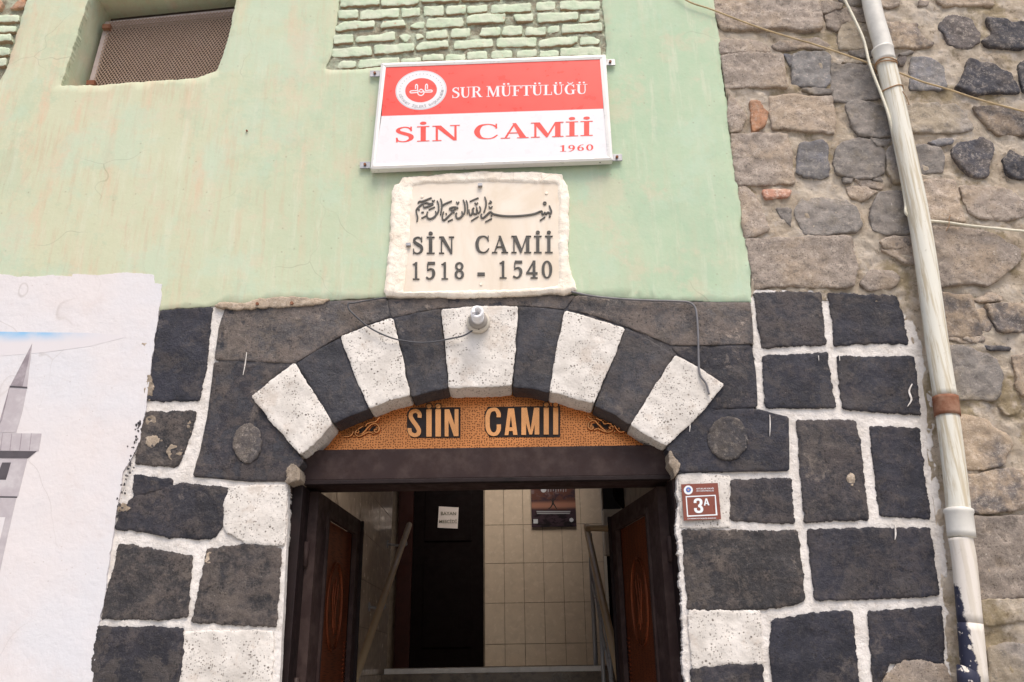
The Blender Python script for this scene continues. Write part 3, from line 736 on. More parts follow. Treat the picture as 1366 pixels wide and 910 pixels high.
# mural whitewash ------------------------------------------------------------
MY = -.0054
mur = [(XL, P(0, 366).z)] + Q([(0, 366), (20, 369), (45, 370), (70, 368), (97, 370), (98, 366), (130, 368), (165, 364), (206, 367), (207, 378), (217, 380), (215, 400), (209, 440), (203, 480), (197, 530), (192, 560), (186, 590), (176, 612), (165, 630), (160, 660), (154, 700), (147, 740), (141, 790), (133, 830), (127, 880), (122, 930)]) + [(P(120, 940).x - .01, 0), (XL, 0)]
slab('mural_plaster', mur, MY, .03, 'mural', bld, g=.04, s=.007, edge=.003, r=0, amp=.0003, freq=2.5, corner=False, ef=60)
def paint(name, pts, Y, mat): build_prims(name, [('P', pts)], pxmap((0, 0, 1)), Y, .0005, mat, bld)
py = MY - .0010
paint('painted_sky', [(-320, 436), (-60, 441), (0, 442.5), (60, 443.5), (116, 444), (150, 446), (168, 450), (120, 462), (60, 470), (0, 475), (-60, 475), (-320, 470)], py + .0004, 'bluestreak')
paint('painted_minaret', [(43, 458), (14, 514), (36, 516)], py, 'paintmid')
paint('painted_minaret', [(36, 516), (43, 458), (34, 500), (30, 516)], py - .0003, 'paintgrey')
paint('painted_minaret', [(12, 517.5), (35.5, 519.5), (30, 548), (21.5, 577), (-20, 577), (-6, 572), (0, 560)], py, 'paintgrey')
paint('painted_minaret', [(13, 514.5), (36.5, 516), (36, 518.3), (12.5, 516.8)], py - .0004, 'paintdark')
paint('painted_minaret', [(13, 516), (12, 517.5), (0, 560), (-3, 570), (3, 560)], py - .0003, 'paintmid')
paint('painted_minaret', [(-60, 577), (55.5, 578.5), (51.5, 602), (-60, 600)], py, 'paintgrey')
for x in (1, 13.5, 26.5, 39.5): paint('painted_minaret', [(x + 2, 578), (x + 2.8, 578), (x, 601), (x - .8, 601)], py - .0003, 'paintmid')
paint('painted_minaret', [(-60, 601), (49, 602), (37, 611.5), (-60, 611)], py - .0004, 'paintdark')
paint('painted_minaret', [(-60, 612.5), (36.5, 612), (24, 662), (-60, 661)], py, 'paintgrey')
paint('painted_minaret', [(3, 617), (14.5, 617), (8, 640), (-6, 640)], py - .0004, 'paintdark')
paint('painted_minaret', [(-60, 661), (23, 662.5), (22.5, 664.2), (-60, 662.8)], py - .0004, 'paintdark')
paint('painted_minaret', [(-60, 665), (21.5, 665), (9, 720), (-4, 780), (-45, 980), (-150, 980)], py, 'paintgrey')
paint('painted_minaret', [(-8, 690), (7, 690), (-6, 745), (-12, 745)], py - .0004, 'mural')

# black and white stone work -------------------------------------------------
slab('painted_joints', Q([(110, 940), (140, 780), (160, 640), (185, 540), (205, 405), (300, 409), (298, 500), (280, 590), (258, 637), (384, 640), (383, 700), (371, 940)]), .004, .034, 'limewash', bld, g=.012, s=.02, edge=.001, r=0, amp=.0028, freq=30, corner=False)
rj = Q([(905, 634), (1000, 625), (1010, 545), (1000, 400), (1009, 386), (1090, 388), (1115, 391), (1200, 394), (1222, 440), (1240, 500), (1246, 545), (1246, 600), (1257, 690), (1266, 770), (1258, 795), (1262, 812), (1271, 825), (1264, 870), (1275, 940), (915, 940), (903, 700)])
slab('painted_joints', rj, .004, .034, 'limewash', bld, g=.012, s=.005, edge=.006, r=.0015, amp=.0028, freq=30, ef=80, corner=False)
aj = Q([(264, 636), (273, 600), (282, 550), (292, 484), (296, 440), (305, 412), (640, 398), (997, 404), (1000, 460), (1006, 548), (1046, 560), (1048, 626), (905, 632), (893, 592), (850, 560), (795, 532), (736, 514), (684, 505), (600, 506), (544, 518), (490, 535), (436, 556), (396, 606), (384, 642)])
slab('arch_joints', aj, -.0035, .034, 'blackarch', bld, g=.03, s=.02, edge=0, r=0, amp=.001, freq=18, corner=False)

def stone(pts, mat, yf=-.0035, back=.03, **k):
    a = dict(g=.012, s=.004, edge=.0036, r=.0022, amp=.0035, freq=18, tilt=.006, ef=110); a.update(k)
    return slab(k.pop('name', 'stone') if 'name' in k else 'stone', grow(Q(pts), a.pop('gr', .0052)), yf + random.uniform(-.002, .002), back, mat, bld, **{q: w for q, w in a.items() if q != 'name'})
# left jamb side
L = [([(216,415),(281,411),(279,440),(273,497),(264,534),(197,533),(204,490),(210,440)], 'blackclean'),
 ([(192,551),(261,549.5),(253,580),(246,600),(236,622),(183,618),(187,585)], 'blackworn'),
 ([(181,635),(229,641),(226,650),(195,657),(179,664)], 'blackclean'),
 ([(246,646),(304,652),(298,675),(297,699),(290,712),(278,718),(225,716),(176,705),(156,706),(160,683),(180,664),(205,655)], 'black'),
 ([(160,727),(205,733),(255,743),(252,780),(249,822),(215,825),(137,824),(146,780)], 'blackworn'),
 ([(278,734),(327,727),(352,730),(374,733),(371,780),(367,835),(320,832),(258,829),(266,790)], 'blackworn'),
 ([(132,837),(244,839),(243,880),(240,940),(119,940),(124,890)], 'black')]
for p, m in L: stone(p, m, back=.2 if max(x for x, _ in p) > 360 else .03)
stone([(308,651),(382,649),(380,690),(378,727),(330,724),(301,706),(300,675)], 'whitestone', back=.2)
stone([(246,845),(300,843),(363,843),(362,880),(359,940),(241,940)], 'whitestone', back=.2)
# right jamb side
Rr = [([(1007,392),(1050,391),(1093,392),(1097,425),(1100,459),(1050,461),(1017,464),(1012,430)], 'black'),
 ([(1105,392),(1140,394),(1195,396),(1204,425),(1209,458),(1160,456),(1114,461),(1112,425)], 'blackclean'),
 ([(1018,476),(1060,474),(1102,472),(1107,510),(1113,543),(1060,543),(1022,543),(1020,510)], 'blackclean'),
 ([(1118,476),(1165,478),(1217,476),(1222,515),(1227,552),(1175,549),(1125,544),(1121,510)], 'blackclean'),
 ([(1064,562),(1140,562),(1146,590),(1151,640),(1157,692),(1115,693),(1075,696),(1070,640),(1067,600)], 'black'),
 ([(1162,570),(1225,573),(1231,630),(1239,690),(1205,689),(1175,687),(1168,630)], 'blackclean'),
 ([(977,642),(1015,640),(1054,640),(1056,670),(1058,697),(1015,696),(976,692)], 'black'),
 ([(1078,708),(1160,706),(1239,706),(1245,750),(1251,793),(1170,798),(1088,799),(1083,750)], 'blackclean'),
 ([(1030,829),(1083,819),(1136,817),(1140,860),(1146,940),(1036,940),(1029,870)], 'blackclean'),
 ([(1159,818),(1205,814),(1254,810),(1257,850),(1258,885),(1215,878),(1185,885),(1172,912),(1170,940),(1165,900)], 'blackclean')]
for p, m in Rr: stone(p, m)
stone([(912,708),(985,709),(1063,710),(1068,755),(1072,801),(1045,808),(1016,812),(965,812),(919,812),(914,760)], 'blackworn', back=.2)
stone([(919,815),(965,816),(1013,817),(1013,850),(1014,886),(970,884),(924,891)], 'whitestone', back=.2)
stone([(923,894),(970,889),(1015,888),(1020,940),(925,940)], 'black', back=.2)
stone([(907,634),(940,632),(972,637),(970,665),(972,702),(940,703),(910,704)], 'whitestone', back=.2, yf=-.002)
stone([(1180,905),(1200,885),(1225,881),(1262,890),(1275,940),(1176,940)], 'tan')
# spandrels and lintel course
SP = [([(301,412),(340,410),(400,404),(470,402),(516.5,400),(520,424.5),(490,433),(455,449),(425,466),(394,485),(362,484),(332,482),(287,480),(292,440)], 'browntop'),
 ([(286,484),(331,486),(384,489),(360,508),(336,530),(370,570),(405,616),(384,642),(330,642),(258,635),(268,600),(278,550)], 'black'),
 ([(517,400),(640,398),(766.6,395.5),(753,413),(692,408),(590,411),(523,424)], 'browntop'),
 ([(767.4,395.5),(850,400),(920,404),(1000,405),(1003,430),(1004,459),(950,461),(895,461),(862,447),(834,436),(795,422),(757,413)], 'browntop'),
 ([(904,474),(896,464),(950,463),(1002,462),(1008,500),(1010,543),(980,545),(949,546),(955,532),(965,513),(935,492)], 'black'),
 ([(966,516),(952,548),(985,547),(1012,547),(1051,557),(1052,590),(1052,628),(980,629),(907,630),(899,612),(888,599),(920,560)], 'blackclean')]
for p, m in SP: stone(p, m, back=.15, edge=.0006, r=.0012, yf=-.006, gr=.0012, amp=.004)
for (cx, cy, rx, ry) in ((331, 592, 17, 25), (970, 586, 25, 28)):
    stone([(cx + rx * math.cos(a), cy + ry * math.sin(a)) for a in [i * math.pi / 7 for i in range(14)]], 'plug', yf=-.0135, edge=.003, name='stone_plug', r=.003, tilt=0)
# cement patches at the foot of the plaster
stone([(288,410),(298,406),(330,408),(345,402),(372,400),(395,399),(425,402),(440,401),(430,406),(395,409),(350,411),(320,413)], 'patchcement', yf=-.014, name='cement_patch')
# voussoirs
def vous(pts, mat, yf=-.009, e=.001): slab('voussoir', grow(Q(pts), .0022), yf, .135, mat, bld, g=.012, s=.0045, edge=e, r=.0015, amp=.003, freq=18, tilt=.004)
WY = -.017
vous([(338,531),(365,508),(394,487),(420,527),(444,566),(420,592),(402,608),(380,583)], 'whitestone', WY, .0025)
vous([(456,451),(490,438),(524,427),(536,475),(547,529),(520,536),(494,546),(474,500)], 'whitestone', WY, .0025)
vous([(590,415),(640,411),(690,411),(687,465),(682,516),(640,518),(600,518),(595,465)], 'whitestone', WY, .0025)
vous([(754,417),(790,427),(832,440),(812,490),(791,540),(760,531),(734,524),(742,470)], 'whitestone', WY, .0025)
vous([(900,476),(930,492),(964,515),(930,556),(887,596),(862,581),(842,568),(870,522)], 'whitestone', WY, .0025)
vous([(397,486),(425,468),(454,453),(473,500),(492,546),(468,555),(446,565),(422,527)], 'blackarch')
vous([(527,427),(555,419),(587,414),(592,465),(598,518),(575,523),(550,530),(538,475)], 'blackarch')
vous([(693,411),(722,412),(751,416),(741,470),(732,524),(708,519),(685,517),(690,465)], 'blackarch')
vous([(835,439),(866,455),(898,475),(868,522),(840,567),(816,552),(794,542),(815,490)], 'blackarch')
for cx, cy, rx, ry in ((193, 463, 4, 6), (199, 518, 5, 15), (202, 562, 8, 6), (205, 588, 11, 7), (233, 603, 10, 9), (253, 570, 3, 9), (165, 678, 7, 5), (280, 745, 6, 6), (1170, 648, 0, 0), (1134, 640, 5, 9), (1140, 655, 4, 8)):
    if rx: stone([(cx + rx * random.uniform(.75, 1.2) * math.cos(a), cy + ry * random.uniform(.75, 1.2) * math.sin(a)) for a in [i * math.pi / 6 for i in range(12)]], 'patchcement', yf=-.0040, name='cement_patch', r=.0005, tilt=0, amp=.005, freq=60, gr=.002)
fl = []
for k in range(70):     # dark flecks where the whitewash has worn through beside the stones
    t_ = random.random(); x = 190 - 32 * t_ + random.gauss(0, 3.0) - 2; y = 560 + 130 * t_
    a_ = random.uniform(.5, 2.0); fl.append(('P', [(x + a_ * math.cos(b) * random.uniform(.5, 1.2), y + a_ * 1.2 * math.sin(b) * random.uniform(.5, 1.3)) for b in (0, 1.2, 2.4, 3.7, 5)]))
build_prims('paint_fleck', fl, pxmap((0, 0, 1)), MY - .0012, .002, 'black', bld, step=.000003, kind='stuff')
# paint that ran or flaked, old fixings
def daub(px, w, mat='limewash', name='paint_mark', Y=-.0125):
    build_prims(name, [strip([(a, b, w * f) for (a, b), f in zip(px, ([.5] + [1] * (len(px) - 2) + [.3]))])], pxmap((0, 0, 1)), Y, .004, mat, bld)
daub([(1217,512),(1213,522),(1216,533),(1211,542)], 2.2); daub([(920,548),(921,560),(920,576)], 1.6); daub([(1027,553),(1027.5,566),(1027,582)], 1.2); daub([(1194,700),(1195,712),(1194,720)], 2)
daub([(329,470),(327,485),(324,500)], 1.2, Y=-.0092);
for x in (1000, 983, 1010, 1092, 1120): daub([(x, 702 if x < 1060 else 474), (x + .5, (702 if x < 1060 else 474) + 7)], 1.4)
for (x, y, r_) in ((343, 405, .0065), (389, 404, .0065), (328, 172, .004)):
    p = P(x, y, -.02); v_, f_ = tube_geo([Vector((p.x, -.004, p.z)), Vector((p.x, -.021 if r_ > .005 else -.010, p.z))], r_, 10); mk('bolt_head', v_, f_, 'rust', bld)
# small broken stones at the left spring
stone([(385,628),(391,621),(401,632),(400,641),(384,644)], 'patchcement', yf=-.018, name='stone_chip', back=.1)
stone([(893,604),(905,622),(900,634),(893,618)], 'patchcement', yf=-.016, name='stone_chip', back=.1)
# the stone work below the picture
zb = P(640, 938).z - .012
z = zb; row = 0
while z > .05:
    h = .235 if z > .3 else z
    for (xa, xb, door) in ((P(118, 938).x, P(370, 938).x, 1), (P(917, 938).x, P(1272, 938).x, 0)):
        cut = .5 + (.12 if row % 2 else -.1); xm = xa + (xb - xa) * cut
        for (u, v, m) in ((xa + .01, xm - .012, 'black'), (xm + .012, xb - .006, 'blackworn')):
            if (door and u > xa + .05 and row % 2) or (not door and u < xa + .05 and row % 2): m = 'whitestone'
            slab('stone', [(u, z - h + .018), (v, z - h + .018), (v, z), (u, z)], -.006, .2 if (u > xm) == bool(door) else .03, m, bld, g=.03, s=.012, edge=.002, r=.004, amp=.004)
    z -= h; row += 1
box('painted_joints', (P(112, 938).x, .004, 0), (P(371, 938).x - .004, .034, zb + .02), 'limewash', bld)
box('painted_joints', (P(917, 938).x + .004, .0045, 0), (P(1274, 938).x, .034, zb + .02), 'limewash', bld)

# copper lunette ---------------------------------------------------------------
cop = mk('copper_lunette', [tuple(P(x, y, .11)) for x, y in [(395, 612), (905, 606), (905, 500), (395, 500)]], [(0, 1, 2, 3)], 'copper', bld)
cc = (530, 525, 5.939)
for pl in ([(78,150),(110,112),(500,108),(500,350),(110,350),(75,300)], [(692,150),(720,105),(1290,100),(1290,345),(730,345),(692,290)]):
    build_prims('letter_ground', [('P', pl)], pxmap(cc), .1065, .003, 'copperback', cop)
def cl(prims): build_prims('letter', prims, pxmap(cc), .1015, .005, 'coppersmooth', cop)
cl([strip([(176,192,32),(176,162,32),(160,142,31),(138,138,32),(112,152,33),(106,182,33),(122,214,34),(150,252,34),(170,288,34),(166,318,33),(140,330,30),(108,318,31),(97,292,32),(97,274,32)])])
for cx_, cy_ in ((251, 99), (323.5, 99), (1180, 87), (1255, 87)): build_prims('letter_ground', [circ(cx_, cy_, 29, 16, 25)], pxmap(cc), .1068, .003, 'copperback', cop)
for x0, x1, yb in ((230, 272, 342), (302, 345, 341)): cl([rect(x0, 125, x1, yb), circ((x0 + x1) / 2, 100, 21, ry=19)])
cl([rect(375, 125, 406, 340), rect(454, 124, 485, 338), ('P', [(375,125),(412,125),(485,338),(448,338)])])
cl([strip([(803,188,34),(802,158,33),(785,130,30),(760,126,28),(730,140,33),(716,180,35),(715,225,35),(717,270,35),(732,308,33),(760,323,28),(787,315,30),(803,285,33),(804,245,34)])])
cl([('P', [(850,330),(880,330),(908,118),(878,118)]), ('P', [(893,118),(925,118),(952,328),(918,328)]), rect(878, 268, 926, 297)])
cl([rect(983, 112, 1020, 328), rect(1088, 112, 1125, 325), ('P', [(985,112),(1027,112),(1062,325),(1046,325)]), ('P', [(1083,112),(1122,112),(1068,325),(1050,325)])])
for x0, x1, yb in ((1160, 1200, 325), (1235, 1275, 325)): cl([rect(x0, 112, x1, yb), circ((x0 + x1) / 2, 88, 20, ry=18)])
def scroll(cr, lines, grounds):
    o = None
    for i, (pts, w) in enumerate(lines):
        q = [P(cr[0] + x / cr[1], cr[2] + y / cr[1], .103) for x, y in pts]
        r0 = w / cr[1] * .0028 / 2 * 1.25
        tube('scroll_relief', q, r0, 'coppertrim', cop, 8, 5)
    for g in grounds: build_prims('letter_ground', [('P', g)], pxmap((cr[0], cr[2], cr[1])), .1085, .001, 'copperback', cop)
scroll((440, 11.38, 540), [([(210,480),(270,485),(320,465),(350,420),(340,395)], 26), ([(365,470),(360,480),(372,478)], 30), ([(440,400),(430,425),(400,410),(410,380),(440,385)], 24), ([(385,400),(390,450),(440,480),(510,450),(580,415),(640,425)], 30), ([(480,450),(540,390),(590,330),(650,290),(710,290),(745,340),(740,400),(700,420),(675,390),(700,370),(715,382)], 32), ([(540,330),(560,290),(600,275),(640,265)], 28), ([(640,265),(700,250),(735,210),(760,190)], 30), ([(420,370),(460,350),(500,325)], 24), ([(640,435),(655,440),(660,432)], 34)],
       [[(395,400),(470,350),(560,330),(600,300),(520,400),(450,440)], [(590,400),(640,330),(700,320),(690,370),(640,410)]])
scroll((760, 11.38, 540), [([(350,325),(355,355),(320,375),(285,340),(290,280),(330,240),(385,245),(430,290),(490,350),(550,400)], 34), ([(370,390),(390,370),(440,365),(500,395),(570,415),(630,400),(660,360),(655,325),(625,320),(605,345),(625,365)], 30), ([(400,200),(450,225),(490,240)], 26), ([(270,170),(310,210),(360,215)], 24), ([(500,250),(530,290),(580,280),(640,295)], 24), ([(680,310),(710,360),(760,410),(820,405),(850,395)], 28), ([(740,350),(755,360),(750,345)], 28), ([(685,395),(688,420)], 26)],
       [[(340,290),(390,280),(440,340),(390,350),(350,320)], [(440,250),(500,260),(600,300),(590,370),(530,370)]])

# steel lintel, jambs -------------------------------------------------------------
lt = (P(640, 593, .06).z + P(640, 600, .06).z) / 2; lb = P(640, 637.5, .06).z
XJL, XJR = P(403, 642, .06).x, P(896, 634, .06).x
jlo, jro = P(380, 655, .04).x, P(903, 655, .04).x
box('door_lintel', (jlo - .03, .065, lb), (jro + .03, .30, lt), 'frame', bld, .004)
box('lintel_lip', (XJL - .01, .055, lb - .016), (XJR + .01, .09, lb - .001), 'frame2', bld, .002)
box('door_jamb', (jlo - .02, .045, .10), (jlo + .022, .16, lb + .03), 'frame', bld, .004)
box('door_jamb', (jlo + .0225, .06, .10), (XJL + .006, .17, lb - .017), 'frame2', bld, .003)
box('door_jamb', (jro - .012, .045, .10), (jro + .035, .16, lb + .03), 'frame', bld, .004)
box('door_jamb', (XJR - .006, .06, .10), (jro - .0125, .17, lb - .017), 'frame2', bld, .003)

# door leaves ---------------------------------------------------------------------
def leaf(hx, hy, ang, width, sgn):
    """sgn +1: hinge on the left; the leaf swings inwards"""
    z0, z1 = .18, lb - .022
    base = Vector((hx, hy, z0)); d = Vector((math.cos(ang) * sgn, math.sin(ang), 0)); nn = Vector((-d.y, d.x, 0)) * (-sgn)   # nn: outer face
    o = root('door_leaf', (0, 0, 0), '', ''); del o['label']; del o['category']
    o.parent = bld
    def fb(name, a, b, c0, c1, t0, t1, mat, par, bev=.003):
        V = [base + d * u + nn * t + Vector((0, 0, v - z0)) for t in (t0, t1) for (u, v) in ((a, c0), (b, c0), (b, c1), (a, c1))]
        return mk(name, [tuple(v) for v in V], [(0, 1, 2, 3), (7, 6, 5, 4), (0, 4, 5, 1), (1, 5, 6, 2), (2, 6, 7, 3), (3, 7, 4, 0)], mat, par)
    t = .02
    s1 = .13
    fb('stile', 0, s1, z0, z1, -t, t, 'frame', o); fb('stile', width - .09, width, z0, z1, -t, t, 'frame', o)
    fb('rail', s1, width - .09, z1 - .055, z1, -t, t, 'frame', o); fb('rail', s1, width - .09, z0, z0 + .2, -t, t, 'frame', o)
    for (a, b, c, e) in ((s1, width - .09, z1 - .076, z1 - .055), (s1, s1 + .018, z0 + .2, z1 - .076), (width - .108, width - .09, z0 + .2, z1 - .076)):
        fb('moulding', a, b, c, e, t - .01, t + .009, 'frame', o)
    fb('copper_panel', s1 + .018, width - .108, z0 + .2, z1 - .076, -.008, .006, 'copperdoor', o)
    fb('edge_bar', width - .004, width + .012, z0, z1, t - .004, t + .012, 'frame2', o)
    # embossed oval and borders
    cu = (s1 + width - .09) / 2; ozc = z1 - .076 - .32
    for (ra, rb, w) in ((.115, .175, .005), (.10, .158, .0025)):
        q = [base + d * (cu + ra * math.cos(a)) + nn * .0075 + Vector((0, 0, ozc - z0 + rb * math.sin(a))) for a in [2 * math.pi * i / 36 for i in range(36)]]
        v, f = tube_geo(q, w, 6, closed=True); mk('oval_relief', v, f, 'coppertrim' if False else 'copperdoor', o, True)
    for k in (1, 2, 3):     # relief stalks and leaves inside the oval
        u = cu + (k - 2) * .026; hh = .11 - abs(k - 2) * .022
        q = catmull([base + d * (u + .012 * math.sin(j * 1.3 + k)) + nn * .0075 + Vector((0, 0, ozc - z0 - hh + j * hh / 2)) for j in range(5)], 5)
        v, f = tube_geo(q, .003, 6); mk('relief_stalk', v, f, 'copperdoor', o, True)
    V = []; Fc = []
    zz = z0 + .24
    while zz < ozc - .12:
        for u in (s1 + .035, width - .128):
            q = [base + d * (u - .014) + nn * .007 + Vector((0, 0, zz - z0)), base + d * (u + .014) + nn * .007 + Vector((0, 0, zz - z0 + .004))]
            tube_geo(q, .004, 5, (V, Fc))
        zz += .017
    mk('border_relief', V, Fc, 'copperdoor', o, kind='stuff')
    for hz in (z1 - .28, z1 - .75, .6):
        v, f = tube_geo([Vector((hx - sgn * .012, hy - .012, hz)), Vector((hx - sgn * .012, hy - .012, hz + .09))], .011, 8)
        mk('hinge', v, f, 'frame', o, True)
    return o
W_ = (XJR - XJL) / 2
leaf(XJL + .022, .165, R(87), .71, 1)
lr = leaf(XJR - .022, .165, R(81.5), .70, -1)

# interior ---------------------------------------------------------------------------
YB = 4.2; XCL = -.86; ZL = P(660, 890, 2.8).z
xr_h = P(803, 700, YB).x; xl_h = -1.35; YS = 2.8; XCR = .62 + .12
ih = mk('hall_wall', [(XCL, .3, 0), (XCL, YS, 0), (XCL, YS, 3.5), (XCL, .3, 3.5)], [(0, 1, 2, 3)], 'grout', bld)
# cladding slabs on the left wall
zs = [.05, .30, .55, .80, 1.05, 1.30, 1.55, 1.80, 2.05, 2.30, 2.55, 2.80, 3.05, 3.30]
ys = [.31, .95, 1.6, 2.25, 2.79]
for i in range(len(ys) - 1):
    for j in range(len(zs) - 1):
        box('cladding_slab', (XCL + .002, ys[i] + .0015, zs[j] + .0015), (XCL + .010, ys[i + 1] - .0015, zs[j + 1] - .0015), 'cladding', ih)
mk('hall_wall', [(XCL, YS, 0), (xl_h, YS, 0), (xl_h, YS, 4.2), (XCL, YS, 4.2)], [(0, 1, 2, 3)], 'inplaster', bld)
mk('hall_wall', [(xl_h, YS, 0), (xl_h, YB + .06, 0), (xl_h, YB + .06, 4.2), (xl_h, YS, 4.2)], [(0, 1, 2, 3)], 'woodpanel', bld)
mk('hall_wall', [(XCR, .3, 0), (XCR, YS, 0), (XCR, YS, 3.5), (XCR, .3, 3.5)], [(3, 2, 1, 0)], 'inplaster', bld)
mk('hall_wall', [(XCR, YS, 0), (1.5, YS, 0), (1.5, YS, 4.2), (XCR, YS, 4.2)], [(3, 2, 1, 0)], 'inplaster', bld)
mk('hall_wall', [(1.5, YS, 0), (1.5, YB + .4, 0), (1.5, YB + .4, 4.2), (1.5, YS, 4.2)], [(3, 2, 1, 0)], 'inplaster', bld)
bw = mk('tiled_wall', [(xl_h, YB + .012, 0), (xr_h, YB + .012, 0), (xr_h, YB + .012, 4.2), (xl_h, YB + .012, 4.2)], [(0, 1, 2, 3)], 'grout', bld)
mk('hall_wall', [(xr_h, YB, 0), (xr_h, YB + .4, 0), (xr_h, YB + .4, 4.2), (xr_h, YB, 4.2)], [(0, 1, 2, 3)], 'inplaster', bld)
mk('hall_wall', [(xr_h, YB + .4, 0), (1.5, YB + .4, 0), (1.5, YB + .4, 4.2), (xr_h, YB + .4, 4.2)], [(0, 1, 2, 3)], 'blackdoor', bld)
mk('hall_ceiling', [(-1.4, .3, 3.5), (1.55, .3, 3.5), (1.55, YS, 3.5), (-1.4, YS, 3.5)], [(3, 2, 1, 0)], 'inplaster', bld)
mk('hall_wall', [(-1.4, YS - .01, 3.5), (1.55, YS - .01, 3.5), (1.55, YS - .01, 4.2), (-1.4, YS - .01, 4.2)], [(0, 1, 2, 3)], 'inplaster', bld)
# landing roof; unseen opening added to let sky light onto the tiled wall
added_gap = (-.55, 3.0, .75, 4.1)
slab_roof = [((-1.4, YS - .01), (1.55, added_gap[1])), ((-1.4, added_gap[3]), (1.55, YB + .45)), ((-1.4, added_gap[1]), (added_gap[0], added_gap[3])), ((added_gap[2], added_gap[1]), (1.55, added_gap[3]))]
for (a, b) in slab_roof: box('hall_ceiling', (a[0], a[1], 4.2), (b[0], b[1], 4.3), 'inplaster', bld)
# door and tiles
dxl, dxr = P(550, 760, YB).x, P(645, 760, YB).x
idr = box('inner_door', (dxl, YB - .02, ZL), (dxr, YB + .008, 3.62), 'blackdoor', bld)
box('door_casing', (P(530, 760, YB).x, YB - .03, ZL), (dxl - .002, YB + .008, 3.62), 'woodpanel', idr)
for k, (zz0, zz1) in enumerate(((ZL + .15, ZL + .85), (ZL + 1.0, ZL + 1.85))):
    box('door_panel', (dxl + .1, YB - .026, zz0), (dxr - .1, YB - .0205, zz1), 'blackdoor', idr, .002)
tx = [P(x, 750, YB).x for x in (646.6, 672.6, 698.7, 724.9, 751.0, 777.2)] + [xr_h]
th = (P(698, 700.7, YB).z - P(698, 805, YB).z) / 2; tz0 = P(698, 859, YB).z
rows = [ZL + .001] + [tz0 + th * k for k in range(6)]
for i in range(len(tx) - 1):
    for j in range(len(rows) - 1):
        yo = random.uniform(0, .0012)
        box('tile', (tx[i] + .002, YB + yo, rows[j] + .002), (tx[i + 1] - .002, YB + .010, rows[j + 1] - .002), 'tile', bw, .0)
box('wall_edge_trim', (xr_h, YB - .004, ZL), (xr_h + .025, YB + .02, 3.7), 'meter', bld)
# floor, steps, landing
st = box('staircase', (XCL, .3, 0), (XCR, .75, .15), 'stairstone', bld)
NS = 9; rise = (ZL - .15) / NS; run = (YS - .75) / NS
for k in range(NS):
    s_ = box('step', (XCL + .001, .75 + run * k, .10), (XCR - .001, YS - .002, .15 + rise * (k + 1) - .032), 'stairstone', st)
    xa, xb = (P(520, 890, YS).x, P(801, 890, YS).x) if k == NS - 1 else (XCL + .002, XCR - .002)
    box('nosing', (xa, .75 + run * k - .02, .15 + rise * (k + 1) - .0315), (xb, .75 + run * (k + 1) + (.0 if k < NS - 1 else .02), .15 + rise * (k + 1)), 'nosing' if k == NS - 1 else 'stairstone', st, .004)
box('landing_floor', (xl_h, YS + .021, ZL - .1), (1.5, YB + .3, ZL - .001), 'stairstone', bld)
box('threshold', (jlo, .05, 0), (jro, .3, .14), 'stairstone', bld)

# ================================================================== THINGS INSIDE
# notice on the inner door
pn = [P(x, y, YB - .03) for x, y in ((583.8, 704), (610.5, 705.2), (611.8, 677), (585.5, 675.7))]
nt = root('paper_notice', pn[0].lerp(pn[2], .5), 'white paper notice taped to the dark inner door at the top of the stairs', 'notice')
mk('sheet', [tuple(p) for p in pn] + [tuple(p + Vector((0, .001, 0))) for p in pn], [(0, 1, 2, 3), (7, 6, 5, 4), (0, 4, 5, 1), (1, 5, 6, 2), (2, 6, 7, 3), (3, 7, 4, 0)], 'paper', nt)
def nq(x0, x1, yb, yt): s = 18.2; return [(575 + x0 / s, 665 + yb / s), (575 + x1 / s, 665 + yb / s + .2), (575 + x1 / s, 665 + yt / s + .2), (575 + x0 / s, 665 + yt / s)]
smalltext('lettering', 'BAYAN', nq(240, 608, 402, 322), YB - .032, 'ink', nt); smalltext('lettering', 'MESCİDİ', nq(200, 625, 595, 520), YB - .032, 'ink', nt)
# poster
pz0, pz1 = P(740, 703, YB - .012).z, P(740, 628, YB - .012).z; pxa, pxb = P(709.5, 700, YB - .012).x, P(769, 700, YB - .012).x
po = root('poster', ((pxa + pxb) / 2, YB - .012, (pz0 + pz1) / 2), 'dark poster with a lone running figure taped to the beige tiles', 'poster')
box('print', (pxa, YB - .014, pz0), (pxb, YB - .012, pz1), 'poster', po)
cp = (690, 630, 7.19)
build_prims('printed_figure', [('P', [(330,270),(350,270),(352,300),(335,305)]), circ(342, 258, 8, 10), strip([(340,300,14),(325,330,10),(300,352,8)]), strip([(345,300,14),(362,325,10),(380,355,8)]), strip([(345,276,8),(365,255,7),(368,235,6)]), strip([(338,278,7),(318,262,6),(305,272,5)])], pxmap(cp), YB - .0145, .0003, 'black_plastic', po)
build_prims('printed_emblem', [circ(252, 168, 27)], pxmap(cp), YB - .0145, .0003, 'silver', po)
build_prims('printed_title', [rect(295 + i * 24, 150, 301 + i * 24, 190 - (i % 3) * 4) for i in range(8)] + [rect(295 + i * 46, 152, 318 + i * 46, 157) for i in range(4)], pxmap(cp), YB - .0145, .0003, 'sgrey', po)
build_prims('printed_caption', [rect(185, 372, 510, 384), rect(190, 390, 505, 400)], pxmap(cp), YB - .0145, .0003, 'sgrey', po)
build_prims('printed_stamp', [circ(520, 458, 20), rect(155, 450, 198, 492)], pxmap(cp), YB - .0145, .0003, 'silver', po)
